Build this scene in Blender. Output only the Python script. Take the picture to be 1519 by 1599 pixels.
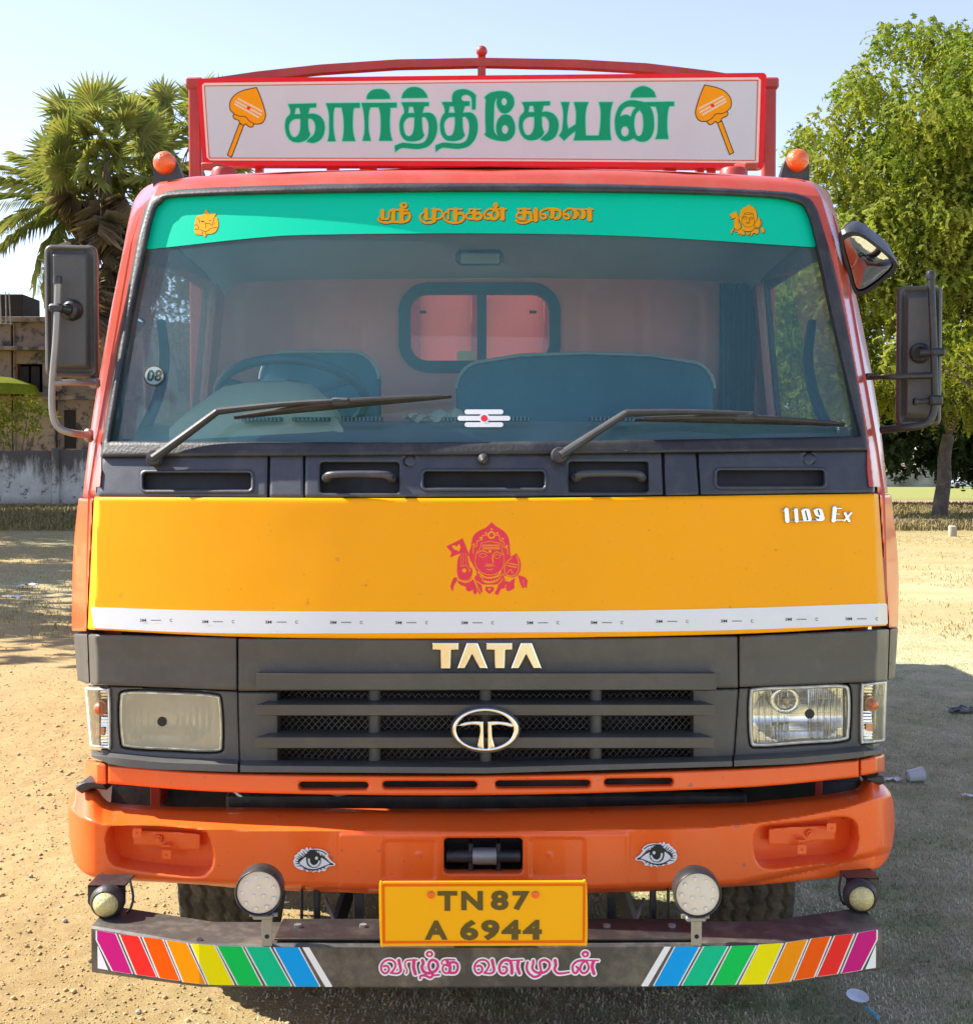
import bpy, math, random
import numpy as np
from mathutils import Vector, Matrix
from math import pi, sin, cos, radians

for _o in list(bpy.data.objects):
    bpy.data.objects.remove(_o)
SC = bpy.context.scene
COL = SC.collection
RNG = np.random.default_rng(7)
random.seed(7)

# ---------------------------------------------------------------- camera
CAM = (0.0, -3.6, 1.70)
FPX, CX, CY, PITCH = 2130.0, 759.5, 799.5, math.atan(66.5 / 2130.0)
cd = bpy.data.cameras.new('camera'); cam = bpy.data.objects.new('camera', cd); COL.objects.link(cam)
cam.location = CAM; cam.rotation_euler = (pi / 2 - PITCH, 0, 0)
cd.sensor_fit = 'HORIZONTAL'; cd.sensor_width = 36; cd.lens = FPX / 1519 * 36
cd.clip_start = 0.05; cd.clip_end = 3000
SC.camera = cam
# ---------------------------------------------------------------- light
TOSUN = Vector((-1.0, 0.25, 1.0)).normalized()
W = bpy.data.worlds.new('World'); SC.world = W; W.use_nodes = True
wn = W.node_tree.nodes; wl = W.node_tree.links
sky = wn.new('ShaderNodeTexSky'); sky.sky_type = 'NISHITA'; sky.sun_disc = False
sky.sun_elevation = math.asin(TOSUN.z); sky.sun_rotation = math.atan2(TOSUN.x, TOSUN.y)
sky.altitude = 0; sky.air_density = 1.0; sky.air_density = 0.9; sky.dust_density = 0.15; sky.ozone_density = 3.5
hsv = wn.new('ShaderNodeHueSaturation'); hsv.inputs['Saturation'].default_value = 0.76; hsv.inputs['Hue'].default_value = 0.518; wl.new(sky.outputs[0], hsv.inputs['Color'])   # milky dry-season air
wl.new(hsv.outputs[0], wn['Background'].inputs[0]); wn['Background'].inputs[1].default_value = 0.094
sl = bpy.data.lights.new('sun', 'SUN'); sl.energy = 3.6; sl.angle = radians(0.53); sl.color = (1.0, 0.94, 0.84)
so = bpy.data.objects.new('sun', sl); COL.objects.link(so)
so.rotation_euler = (-TOSUN).to_track_quat('-Z', 'Y').to_euler(); so.location = (-20, 5, 30)
SC.view_settings.view_transform = 'Standard'; SC.view_settings.look = 'None'
SC.view_settings.gamma = 1.0; SC.view_settings.use_curve_mapping = False
SC.view_settings.exposure = 1.7
SC.render.engine = 'CYCLES'
SC.cycles.max_bounces = 8; SC.cycles.transparent_max_bounces = 24
SC.cycles.sample_clamp_indirect = 6.0
SC.cycles.caustics_reflective = False; SC.cycles.caustics_refractive = False

# ---------------------------------------------------------------- measuring: photograph pixel -> place at a given depth
def ray(px, py):
    dx = (np.asarray(px, float) - CX) / FPX; du = -(np.asarray(py, float) - CY) / FPX
    return dx, cos(PITCH) + du * sin(PITCH), -sin(PITCH) + du * cos(PITCH)

def P(px, py, y):
    a, b, c = ray(px, py); t = (y - CAM[1]) / b
    return np.stack([np.broadcast_to(CAM[0] + a * t, np.shape(t)), np.broadcast_to(y, np.shape(t)) * 1.0, CAM[2] + c * t], -1)

def on(px, py, F, off=0.0):
    y = np.zeros(np.shape(px)) + 0.2
    for _ in range(9):
        p = P(px, py, y); y = F(p[..., 0], p[..., 2]) + off
    return P(px, py, y)

def V(px, py, y):
    return Vector(tuple(float(v) for v in P(px, py, y)))

# ---------------------------------------------------------------- materials
def L(h):
    v = [int(h[i:i + 2], 16) / 255 for i in (0, 2, 4)]
    return tuple(((c + .055) / 1.055) ** 2.4 if c > .04045 else c / 12.92 for c in v)

MATS = {}
def mat(name, col, rough=0.5, metal=0.0, coat=0.0, var=0.08, vscale=3.0, dust=0.0, dustcol=(0.36, 0.30, 0.2), bump=0.0, bscale=60.0,
        col2=None, c2scale=2.0, trans=0.0, emit=None, spec=None, sheen=0.0, chips=0.0, wave=0.0, detail=6, c2lo=.42, c2hi=.62, stretch=None, backface=None):
    m = bpy.data.materials.new(name); m.use_nodes = True; MATS[name] = m
    n = m.node_tree.nodes; l = m.node_tree.links; b = n['Principled BSDF']
    tc = n.new('ShaderNodeTexCoord'); mp = n.new('ShaderNodeMapping'); l.new(tc.outputs['Object'], mp.inputs[0])
    if stretch: mp.inputs['Scale'].default_value = stretch
    b.inputs['Roughness'].default_value = rough; b.inputs['Metallic'].default_value = metal
    b.inputs['Coat Weight'].default_value = coat; b.inputs['Coat Roughness'].default_value = 0.06
    if spec is not None: b.inputs['Specular IOR Level'].default_value = spec
    if sheen: b.inputs['Sheen Weight'].default_value = sheen
    if trans: b.inputs['Transmission Weight'].default_value = trans
    base = n.new('ShaderNodeRGB'); base.outputs[0].default_value = (*col, 1); out = base.outputs[0]
    def noise(sc, det=detail, r=.6):
        q = n.new('ShaderNodeTexNoise'); q.inputs['Scale'].default_value = sc; q.inputs['Detail'].default_value = det
        q.inputs['Roughness'].default_value = r; l.new(mp.outputs[0], q.inputs['Vector']); return q
    def ramp(s, lo, hi, a=0.0, c=1.0):
        q = n.new('ShaderNodeMapRange'); q.inputs[1].default_value = lo; q.inputs[2].default_value = hi
        q.inputs[3].default_value = a; q.inputs[4].default_value = c; l.new(s, q.inputs[0]); return q.outputs[0]
    def mix(f, a, c, mode='MIX'):
        q = n.new('ShaderNodeMix'); q.data_type = 'RGBA'; q.blend_type = mode
        if isinstance(f, float): q.inputs[0].default_value = f
        else: l.new(f, q.inputs[0])
        l.new(a, q.inputs[6])
        if isinstance(c, tuple): q.inputs[7].default_value = (*c, 1)
        else: l.new(c, q.inputs[7])
        return q.outputs[2]
    if col2 is not None:
        out = mix(ramp(noise(c2scale).outputs[0], c2lo, c2hi), out, tuple(col2))
    if var:
        g = ramp(noise(vscale).outputs[0], .3, .7, 1 - var, 1 + var)
        hs = n.new('ShaderNodeHueSaturation'); l.new(g, hs.inputs['Value']); l.new(out, hs.inputs['Color']); out = hs.outputs[0]
        l.new(ramp(noise(vscale * 2.3).outputs[0], .3, .7, max(.02, rough * (1 - 1.5 * var)), min(1, rough * (1 + 1.5 * var))), b.inputs['Roughness'])
    if dust:
        f = ramp(noise(9.0, 10, .75).outputs[0], .46, .74, 0.0, dust)
        out = mix(f, out, tuple(dustcol))
    if chips:
        out = mix(ramp(noise(130, 3, .5).outputs[0], .70, .73, 0, chips), out, (.10, .07, .06))
        out = mix(ramp(noise(26, 2, .5).outputs[0], .735, .75, 0, chips), out, (.16, .11, .09))
    l.new(out, b.inputs['Base Color'])
    if wave:
        bp = n.new('ShaderNodeBump'); bp.inputs['Strength'].default_value = 1.0; bp.inputs['Distance'].default_value = wave
        l.new(noise(3.2, 2, .4).outputs[0], bp.inputs['Height']); l.new(bp.outputs[0], b.inputs['Normal'])
        if coat: l.new(bp.outputs[0], b.inputs['Coat Normal'])
    if bump:
        bp = n.new('ShaderNodeBump'); bp.inputs['Strength'].default_value = bump; bp.inputs['Distance'].default_value = .01
        l.new(noise(bscale, 4).outputs[0], bp.inputs['Height']); l.new(bp.outputs[0], b.inputs['Normal'])
    if emit: b.inputs['Emission Color'].default_value = (*emit[0], 1); b.inputs['Emission Strength'].default_value = emit[1]
    return m

# ---------------------------------------------------------------- objects
LOC = {}
def empty(name, loc, label=None, cat=None, group=None, rotz=0.0):
    o = bpy.data.objects.new(name, None); COL.objects.link(o); o.location = loc; o.rotation_euler = (0, 0, rotz)
    o.empty_display_size = .2
    tag(o, label, cat, group); LOC[o.name] = Vector(loc); return o

def tag(o, label=None, cat=None, group=None, kind=None):
    if label: o['label'] = label
    if cat: o['category'] = cat
    if group: o['group'] = group
    if kind: o['kind'] = kind
    return o

def setpar(o, p):
    if p is None: return
    o.parent = p
    if p.name in LOC: o.matrix_parent_inverse = Matrix.Translation(-LOC[p.name])

def mk(name, verts, faces, m, parent=None, smooth=True, angle=38.0, local=False):
    me = bpy.data.meshes.new(name)
    if isinstance(verts, np.ndarray): verts = verts.tolist()
    me.from_pydata(verts, [], faces)
    ms = m if isinstance(m, (list, tuple)) else [m]
    for q in ms: me.materials.append(MATS[q] if isinstance(q, str) else q)
    if smooth:
        me.shade_smooth(); me.set_sharp_from_angle(angle=radians(angle))
    o = bpy.data.objects.new(name, me); COL.objects.link(o)
    if local: o.parent = parent
    else: setpar(o, parent)
    return o

def mkq(name, verts, quads, m, parent=None, smooth=False, matidx=None, local=False):
    """fast path: numpy verts (n,3) and faces (m,k)"""
    me = bpy.data.meshes.new(name); nv, nf, k = len(verts), len(quads), quads.shape[1]
    me.vertices.add(nv); me.vertices.foreach_set('co', np.asarray(verts, np.float32).ravel())
    me.loops.add(nf * k); me.loops.foreach_set('vertex_index', np.asarray(quads, np.int32).ravel())
    me.polygons.add(nf); me.polygons.foreach_set('loop_start', np.arange(0, nf * k, k, dtype=np.int32))
    ms = m if isinstance(m, (list, tuple)) else [m]
    for q in ms: me.materials.append(MATS[q] if isinstance(q, str) else q)
    if matidx is not None: me.polygons.foreach_set('material_index', np.asarray(matidx, np.int32))
    me.update(calc_edges=True); me.validate()
    if smooth: me.shade_smooth()
    o = bpy.data.objects.new(name, me); COL.objects.link(o)
    if local: o.parent = parent
    else: setpar(o, parent)
    return o

class MB:
    def __init__(s): s.v = []; s.f = []
    def add(s, vs, fs):
        b = len(s.v); s.v += [tuple(map(float, v)) for v in vs]; s.f += [tuple(i + b for i in f) for f in fs]; return s
    def box(s, c, d, rot=None, ch=0.0):
        hx, hy, hz = d[0] / 2, d[1] / 2, d[2] / 2; R = rot or Matrix.Identity(3)
        ch = min(ch, hx * .9, hy * .9, hz * .9)
        if ch <= 0:
            vs = [(x, y, z) for x in (-hx, hx) for y in (-hy, hy) for z in (-hz, hz)]
            fs = [(0, 1, 3, 2), (4, 6, 7, 5), (0, 4, 5, 1), (2, 3, 7, 6), (0, 2, 6, 4), (1, 5, 7, 3)]
        else:
            vs, fs, idx = [], [], {}
            for sx in (-1, 1):
                for sy in (-1, 1):
                    for sz in (-1, 1):
                        for k in range(3):
                            idx[(sx, sy, sz, k)] = len(vs)
                            vs.append((sx * (hx - (0 if k == 0 else ch)), sy * (hy - (0 if k == 1 else ch)), sz * (hz - (0 if k == 2 else ch))))
            for k in range(3):
                a, b = [i for i in range(3) if i != k]
                for sg in (-1, 1):
                    q = []
                    for (u, w) in ((-1, -1), (1, -1), (1, 1), (-1, 1)):
                        t = [0, 0, 0]; t[k] = sg; t[a] = u; t[b] = w; q.append(idx[(*t, k)])
                    if (sg > 0) == (k == 1): q.reverse()
                    fs.append(tuple(q))
            for k in range(3):
                a, b = [i for i in range(3) if i != k]
                for u in (-1, 1):
                    for w in (-1, 1):
                        t0 = [0, 0, 0]; t1 = [0, 0, 0]; t0[k] = -1; t1[k] = 1
                        t0[a] = t1[a] = u; t0[b] = t1[b] = w
                        fs.append((idx[(*t0, a)], idx[(*t1, a)], idx[(*t1, b)], idx[(*t0, b)]))
            for sx in (-1, 1):
                for sy in (-1, 1):
                    for sz in (-1, 1): fs.append(tuple(idx[(sx, sy, sz, k)] for k in range(3)))
        return s.add([R @ Vector(v) + Vector(c) for v in vs], fs)
    def tube(s, pts, r, seg=12, flat=1.0, up=None, cap=True, smooth=0):
        pts = [Vector(p) for p in pts]
        rs = list(r) if isinstance(r, (list, tuple)) else [r] * len(pts)
        if smooth:
            pp, rr = [], []
            for i in range(len(pts) - 1):
                a = pts[max(i - 1, 0)]; b = pts[i]; c = pts[i + 1]; d = pts[min(i + 2, len(pts) - 1)]
                for k in range(smooth):
                    t = k / smooth
                    pp.append(.5 * ((2 * b) + (c - a) * t + (2 * a - 5 * b + 4 * c - d) * t * t + (3 * b - a - 3 * c + d) * t ** 3))
                    rr.append(rs[i] * (1 - t) + rs[i + 1] * t)
            pts = pp + [pts[-1]]; rs = rr + [rs[-1]]
        vs, fs = [], []; u = Vector(up) if up else None
        for i, p in enumerate(pts):
            t = (pts[min(i + 1, len(pts) - 1)] - pts[max(i - 1, 0)])
            t = t.normalized() if t.length > 1e-9 else Vector((0, 0, 1))
            if u is None:
                u = Vector((0, 0, 1)) if abs(t.z) < .9 else Vector((1, 0, 0))
            a = (u - t * u.dot(t))
            if a.length < 1e-6: a = t.orthogonal()
            a.normalize(); b = t.cross(a)
            if up is None: u = a
            for k in range(seg):
                w = 2 * pi * k / seg
                vs.append(p + a * (cos(w) * rs[i] * flat) + b * (sin(w) * rs[i]))
        for i in range(len(pts) - 1):
            for k in range(seg):
                k2 = (k + 1) % seg
                fs.append((i * seg + k, i * seg + k2, (i + 1) * seg + k2, (i + 1) * seg + k))
        if cap:
            fs.append(tuple(range(seg))[::-1]); n = (len(pts) - 1) * seg; fs.append(tuple(n + k for k in range(seg)))
        return s.add(vs, fs)
    def lathe(s, prof, c, axis=(0, 0, 1), seg=24):
        """prof: list of (radius, height) along axis"""
        ax = Vector(axis).normalized(); a = ax.orthogonal().normalized(); b = ax.cross(a); c = Vector(c)
        vs, fs = [], []
        for (r, h) in prof:
            for k in range(seg):
                w = 2 * pi * k / seg; vs.append(c + ax * h + (a * cos(w) + b * sin(w)) * max(r, 1e-5))
        for i in range(len(prof) - 1):
            for k in range(seg):
                k2 = (k + 1) % seg; fs.append((i * seg + k, i * seg + k2, (i + 1) * seg + k2, (i + 1) * seg + k))
        return s.add(vs, fs)
    def quad(s, a, b, c, d): return s.add([a, b, c, d], [(0, 1, 2, 3)])
    def slab(s, pts, vec):
        """planar polygon extruded by vec"""
        n = len(pts); vec = Vector(vec); q = [Vector(p) for p in pts] + [Vector(p) + vec for p in pts]
        fs = [tuple(range(n)), tuple(range(2 * n - 1, n - 1, -1))] + [(i, i + n, (i + 1) % n + n, (i + 1) % n) for i in range(n)]
        return s.add(q, fs)
    def build(s, name, m, parent=None, smooth=True, angle=38, local=False):
        return mk(name, s.v, s.f, m, parent, smooth, angle, local)

# ---------------------------------------------------------------- outlines as distance fields (px of the photograph, y down)
BIG = 60.0
def pts_(t, ox=0.0, oy=0.0, s=1.0):
    if isinstance(t, str):
        r = []
        for w in t.split():
            c = w.endswith('!'); a, b = w.rstrip('!').split(','); r.append((float(a), float(b), c))
        t = r
    return [(ox + p[0] / s, oy + p[1] / s, bool(p[2]) if len(p) > 2 else False) for p in t]

def spline(pts, closed=True, n=6):
    out = []; N = len(pts); rng = range(N if closed else N - 1)
    for i in rng:
        p1 = pts[i]; p2 = pts[(i + 1) % N]
        p0 = pts[(i - 1) % N] if (closed or i > 0) else p1
        p3 = pts[(i + 2) % N] if (closed or i < N - 2) else p2
        if p1[2]: p0 = (2 * p1[0] - p2[0], 2 * p1[1] - p2[1])
        if p2[2]: p3 = (2 * p2[0] - p1[0], 2 * p2[1] - p1[1])
        if p1[2] and p2[2]: out.append((p1[0], p1[1])); continue
        for k in range(n):
            t = k / n; t2 = t * t; t3 = t2 * t
            out.append(tuple(.5 * (2 * p1[j] + (p2[j] - p0[j]) * t + (2 * p0[j] - 5 * p1[j] + 4 * p2[j] - p3[j]) * t2 + (3 * p1[j] - p0[j] - 3 * p2[j] + p3[j]) * t3) for j in (0, 1)))
    if not closed: out.append((pts[-1][0], pts[-1][1]))
    return out

def _win(X, Y, x0, y0, x1, y1):
    xs = X[0]; ys = Y[:, 0]
    i0 = np.searchsorted(xs, x0); i1 = np.searchsorted(xs, x1, 'right'); j0 = np.searchsorted(ys, y0); j1 = np.searchsorted(ys, y1, 'right')
    return j0, j1, i0, i1

def poly(t, ox=0.0, oy=0.0, s=1.0, grow=0.0, raw=False):
    q = spline(pts_(t, ox, oy, s)) if not raw else t
    q = np.array(q, float); bb = (q[:, 0].min(), q[:, 1].min(), q[:, 0].max(), q[:, 1].max())
    def f(X, Y):
        out = np.full(X.shape, BIG); m = 14 + grow
        j0, j1, i0, i1 = _win(X, Y, bb[0] - m, bb[1] - m, bb[2] + m, bb[3] + m)
        if j1 <= j0 or i1 <= i0: return out
        x = X[j0:j1, i0:i1]; y = Y[j0:j1, i0:i1]; d = np.full(x.shape, 1e9); sg = np.ones(x.shape)
        for a, b in zip(q, np.roll(q, -1, 0)):
            ex, ey = b - a; L2 = ex * ex + ey * ey
            if L2 < 1e-12: continue
            wx = x - a[0]; wy = y - a[1]; h = np.clip((wx * ex + wy * ey) / L2, 0, 1)
            d = np.minimum(d, (wx - ex * h) ** 2 + (wy - ey * h) ** 2)
            c1 = y >= a[1]; c2 = y < b[1]; c3 = ex * wy > ey * wx
            sg = np.where((c1 & c2 & c3) | (~c1 & ~c2 & ~c3), -sg, sg)
        out[j0:j1, i0:i1] = sg * np.sqrt(d) - grow; return out
    f.bb = (bb[0] - grow, bb[1] - grow, bb[2] + grow, bb[3] + grow); return f

def stroke(t, w, ox=0.0, oy=0.0, s=1.0, closed=False, w2=None, sm=True):
    p = pts_(t, ox, oy, s)
    q = np.array(spline(p, closed, 5) if sm else [(a[0], a[1]) for a in p], float)
    w = w / s; w2 = w if w2 is None else w2 / s
    W_ = np.linspace(w, w2, len(q)) / 2; mw = W_.max()
    bb = (q[:, 0].min() - mw, q[:, 1].min() - mw, q[:, 0].max() + mw, q[:, 1].max() + mw)
    def f(X, Y):
        out = np.full(X.shape, BIG); m = 8
        j0, j1, i0, i1 = _win(X, Y, bb[0] - m, bb[1] - m, bb[2] + m, bb[3] + m)
        if j1 <= j0 or i1 <= i0: return out
        x = X[j0:j1, i0:i1]; y = Y[j0:j1, i0:i1]; d = np.full(x.shape, 1e9)
        n = len(q); rng = range(n if closed else n - 1)
        for i in rng:
            a = q[i]; b = q[(i + 1) % n]; ex, ey = b - a; L2 = max(ex * ex + ey * ey, 1e-9)
            wx = x - a[0]; wy = y - a[1]; h = np.clip((wx * ex + wy * ey) / L2, 0, 1)
            d = np.minimum(d, np.hypot(wx - ex * h, wy - ey * h) - (W_[i] * (1 - h) + W_[(i + 1) % n] * h))
        out[j0:j1, i0:i1] = d; return out
    f.bb = bb; return f

def ell(cx, cy, rx, ry=None, ox=0.0, oy=0.0, s=1.0):
    ry = rx if ry is None else ry; cx = ox + cx / s; cy = oy + cy / s; rx /= s; ry /= s
    def f(X, Y):
        k = np.hypot((X - cx) / rx, (Y - cy) / ry); g = np.hypot((X - cx) / rx ** 2, (Y - cy) / ry ** 2)
        return k * (k - 1) / np.maximum(g, 1e-9)
    f.bb = (cx - rx, cy - ry, cx + rx, cy + ry); return f

def rrect(x0, y0, x1, y1, r=0.0, ox=0.0, oy=0.0, s=1.0):
    x0, x1 = ox + x0 / s, ox + x1 / s; y0, y1 = oy + y0 / s, oy + y1 / s; r /= s
    cx, cy, hx, hy = (x0 + x1) / 2, (y0 + y1) / 2, (x1 - x0) / 2 - r, (y1 - y0) / 2 - r
    def f(X, Y):
        qx = np.abs(X - cx) - hx; qy = np.abs(Y - cy) - hy
        return np.hypot(np.maximum(qx, 0), np.maximum(qy, 0)) + np.minimum(np.maximum(qx, qy), 0) - r
    f.bb = (x0, y0, x1, y1); return f

def U(*a):
    def f(X, Y):
        o = a[0](X, Y)
        for g in a[1:]: o = np.minimum(o, g(X, Y))
        return o
    f.bb = (min(g.bb[0] for g in a), min(g.bb[1] for g in a), max(g.bb[2] for g in a), max(g.bb[3] for g in a)); return f
def SUB(a, *bs):
    def f(X, Y):
        o = a(X, Y)
        for b in bs: o = np.maximum(o, -b(X, Y))
        return o
    f.bb = a.bb; return f
def AND(a, b):
    def f(X, Y): return np.maximum(a(X, Y), b(X, Y))
    f.bb = (max(a.bb[0], b.bb[0]), max(a.bb[1], b.bb[1]), min(a.bb[2], b.bb[2]), min(a.bb[3], b.bb[3])); return f
def GROW(a, r):
    def f(X, Y): return a(X, Y) - r
    f.bb = (a.bb[0] - r, a.bb[1] - r, a.bb[2] + r, a.bb[3] + r); return f
def MOVE(a, dx, dy=0.0):
    def f(X, Y): return a(X - dx, Y - dy)
    f.bb = (a.bb[0] + dx, a.bb[1] + dy, a.bb[2] + dx, a.bb[3] + dy); return f
def MIRX(a, c=758.5, dy=0.0):
    def f(X, Y): return a(2 * c - X[:, ::-1], Y[:, ::-1] - dy)[:, ::-1]
    f.bb = (2 * c - a.bb[2], a.bb[1] + dy, 2 * c - a.bb[0], a.bb[3] + dy); return f
def SCL(a, cx, cy, k, nx=None, ny=None):
    nx = cx if nx is None else nx; ny = cy if ny is None else ny
    def f(X, Y): return a((X - nx) / k + cx, (Y - ny) / k + cy) * k
    f.bb = (nx + (a.bb[0] - cx) * k, ny + (a.bb[1] - cy) * k, nx + (a.bb[2] - cx) * k, ny + (a.bb[3] - cy) * k); return f

_EDG = {0: (0, 1), 1: (1, 2), 2: (2, 3), 3: (3, 0)}
def contour(shp, step):
    x0, y0, x1, y1 = shp.bb; m = step * 1.6
    xs = np.arange(x0 - m, x1 + m + step, step) + step * .137; ys = np.arange(y0 - m, y1 + m + step, step) + step * .173
    X, Y = np.meshgrid(xs, ys); D = shp(X, Y); D = np.where(np.abs(D) < 1e-6, 1e-6, D)
    ny, nx = D.shape; ins = D < 0
    nid = -np.ones(D.shape, int); nid[ins] = np.arange(ins.sum())
    vx = list(X[ins]); vy = list(Y[ins]); vd = list(D[ins])
    a, b, c, d = ins[:-1, :-1], ins[1:, :-1], ins[1:, 1:], ins[:-1, 1:]
    full = a & b & c & d
    J, I = np.nonzero(full)
    faces = list(zip(nid[J, I].tolist(), nid[J + 1, I].tolist(), nid[J + 1, I + 1].tolist(), nid[J, I + 1].tolist()))
    part = (a | b | c | d) & ~full; ec = {}; segs = []
    def cross(n0, n1):
        k = (n0, n1) if n0 < n1 else (n1, n0)
        if k in ec: return ec[k]
        (j0, i0), (j1, i1) = k; d0, d1 = D[j0, i0], D[j1, i1]; t = d0 / (d0 - d1); t = min(max(t, .02), .98)
        vx.append(X[j0, i0] * (1 - t) + X[j1, i1] * t); vy.append(Y[j0, i0] * (1 - t) + Y[j1, i1] * t); vd.append(0.0)
        ec[k] = len(vx) - 1; return ec[k]
    J, I = np.nonzero(part)
    for j, i in zip(J.tolist(), I.tolist()):
        nd = [(j, i), (j + 1, i), (j + 1, i + 1), (j, i + 1)]; iv = [bool(ins[n]) for n in nd]
        cnt = sum(iv)
        if cnt == 2 and iv[0] == iv[2]:
            for k in range(4):
                if iv[k]:
                    p = cross(nd[k - 1], nd[k]); q = cross(nd[k], nd[(k + 1) % 4]); faces.append((p, int(nid[nd[k]]), q)); segs.append((q, p))
            continue
        f = []; en = ex = None
        for k in range(4):
            k2 = (k + 1) % 4
            if iv[k]: f.append(int(nid[nd[k]]))
            if iv[k] != iv[k2]:
                c_ = cross(nd[k], nd[k2]); f.append(c_)
                if iv[k]: ex = c_
                else: en = c_
        faces.append(tuple(f)); segs.append((ex, en))
    return np.array(vx), np.array(vy), np.array(vd), faces, segs

def plate(name, shp, m, parent=None, F=None, Y=None, off=0.0, step=3.0, thick=0.01, bev=None, relief=None, angle=38, bsh=None):
    """sheet standing on surface F(x,z) (or at depth Y(px,py)), with side walls `thick` deep and a rounded rim bev=(px, m)"""
    vx, vy, vd, faces, segs = contour(shp, step)
    if len(vx) == 0: return None
    dy = np.zeros(len(vx)) + off
    if bev:
        w, h = bev; bd = vd if bsh is None else bsh(vx[None], vy[None])[0]; t = np.clip((w + bd) / w, 0, 1); dy = dy + h * (1 - np.sqrt(np.clip(1 - t * t, 0, 1)))
    if relief is not None: dy = dy + relief(vx, vy, vd)
    if F is not None: p = on(vx, vy, F, dy)
    else:
        yy = Y(vx, vy) if callable(Y) else np.zeros(len(vx)) + Y
        p = P(vx, vy, yy + dy)
    vs = p.tolist(); n = len(vs)
    if thick > 0:
        ids = {}
        for a, b in segs:
            for k in (a, b):
                if k not in ids:
                    q = list(vs[k]); q[1] += thick; ids[k] = len(vs); vs.append(q)
        faces = list(faces) + [(a, ids[a], ids[b], b) for a, b in segs]
        # a ring of duplicate verts is not needed: sharp edges are marked by angle
    return mk(name, vs, faces, m, parent, True, angle)

def well(name, shp, depth, m, parent, F=None, Y=None, off=0.0, step=3.0, wall=0.0, taper=None):
    """recess: walls going back from the outline and a floor"""
    vx, vy, vd, faces, segs = contour(shp, step)
    zz = np.zeros(len(vx))
    if F is not None: p = on(vx, vy, F, off)
    else:
        yy = Y(vx, vy) if callable(Y) else zz + Y
        p = P(vx, vy, yy + off)
    q = p.copy(); q[:, 1] += depth
    if taper:
        c = q.mean(0); q[:, 0] = c[0] + (q[:, 0] - c[0]) * taper; q[:, 2] = c[2] + (q[:, 2] - c[2]) * taper
    vs = q.tolist(); ids = {}
    for a, b in segs:
        for k in (a, b):
            if k not in ids: ids[k] = len(vs); vs.append(list(p[k]))
    fs = list(faces) + [(b, ids[b], ids[a], a) for a, b in segs]
    return mk(name, vs, fs, m, parent, True, 38)

def textshape(s, size=1.0, offset=0.0, spacing=1.0):
    cu = bpy.data.curves.new('t', 'FONT'); cu.body = s; cu.size = size; cu.offset = offset; cu.space_character = spacing
    cu.resolution_u = 3; cu.align_x = 'CENTER'; cu.align_y = 'CENTER'
    o = bpy.data.objects.new('t', cu); COL.objects.link(o)
    dg = bpy.context.evaluated_depsgraph_get(); me = bpy.data.meshes.new_from_object(o.evaluated_get(dg))
    vs = np.array([v.co[:] for v in me.vertices]); fs = [tuple(p.vertices) for p in me.polygons]
    bpy.data.objects.remove(o); bpy.data.curves.remove(cu); bpy.data.meshes.remove(me)
    return vs, fs

def put_text(vs_fs, box, F=None, Y=None, off=0.0, shear=0.0):
    """fit flat text into px box -> verts, faces on the surface"""
    vs, fs = vs_fs; lo = vs.min(0); hi = vs.max(0)
    u = (vs[:, 0] - lo[0]) / (hi[0] - lo[0]); v = (vs[:, 1] - lo[1]) / (hi[1] - lo[1])
    px = box[0] + u * (box[2] - box[0]); py = box[3] - v * (box[3] - box[1]); px = px + shear * v
    p = on(px, py, F, off) if F is not None else P(px, py, np.zeros(len(px)) + Y + off)
    return p.tolist(), fs
# ---------------------------------------------------------------- materials of the truck
ORANGE = (0.88, 0.125, 0.016)
mat('paint_orange', ORANGE, .3, coat=.4, spec=.3, chips=.55, wave=.006, var=.05, vscale=2.2, dust=.10, dustcol=(.5, .3, .17))
mat('paint_red', (0.50, 0.065, 0.03), .3, coat=.35, chips=.5, wave=.004, var=.07, vscale=2.5, dust=.25, dustcol=(.45, .25, .18))
mat('paint_body', (0.36, 0.035, 0.025), .45, var=.12, vscale=5, dust=.25, dustcol=(.35, .16, .1), bump=.15, bscale=30)
mat('paint_yellow', (0.95, 0.385, 0.0), .45, coat=.05, spec=.15, chips=.25, wave=.004, var=.025, vscale=1.6, dust=.04, dustcol=(.6, .4, .15))
mat('paint_inside', (0.85, 0.34, 0.30), .55, var=.08)
mat('sign_red', (0.72, 0.012, 0.03), .35, var=.06, dust=.06, spec=.18)
mat('sign_white', (0.55, 0.62, 0.67), .4, var=.03, dust=.06, dustcol=(.5, .48, .42), spec=.18)
mat('pink_white', (0.80, 0.62, 0.58), .4, var=.03, spec=.18)
mat('plastic_grey', (0.072, 0.070, 0.067), .46, var=.10, vscale=4, dust=.22, dustcol=(.20, .17, .13), bump=.12, bscale=350)
mat('plastic_cowl', (0.042, 0.046, 0.058), .40, var=.12, vscale=4, dust=.25, dustcol=(.17, .16, .15), bump=.12, bscale=350)
mat('rubber', (0.022, 0.022, 0.024), .5, var=.15, dust=.3, dustcol=(.16, .15, .13), bump=.2, bscale=120)
mat('tyre', (0.030, 0.028, 0.026), .75, var=.15, dust=.75, dustcol=(.22, .18, .13), bump=.4, bscale=90)
mat('black_metal', (0.02, 0.021, 0.023), .38, var=.15, dust=.3, dustcol=(.2, .17, .13), bump=.1, bscale=60)
mat('bar_black', (0.055, 0.050, 0.044), .5, var=.12, vscale=3, dust=.7, dustcol=(.24, .2, .15))
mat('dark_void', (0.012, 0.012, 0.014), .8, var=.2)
mat('steel', (0.30, 0.29, 0.27), .5, metal=.6, var=.2, dust=.5)
mat('chrome', (0.88, 0.87, 0.85), .10, metal=1, var=.05, vscale=15)
mat('chrome_side', (0.30, 0.31, 0.33), .3, metal=1, var=.05)
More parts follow.
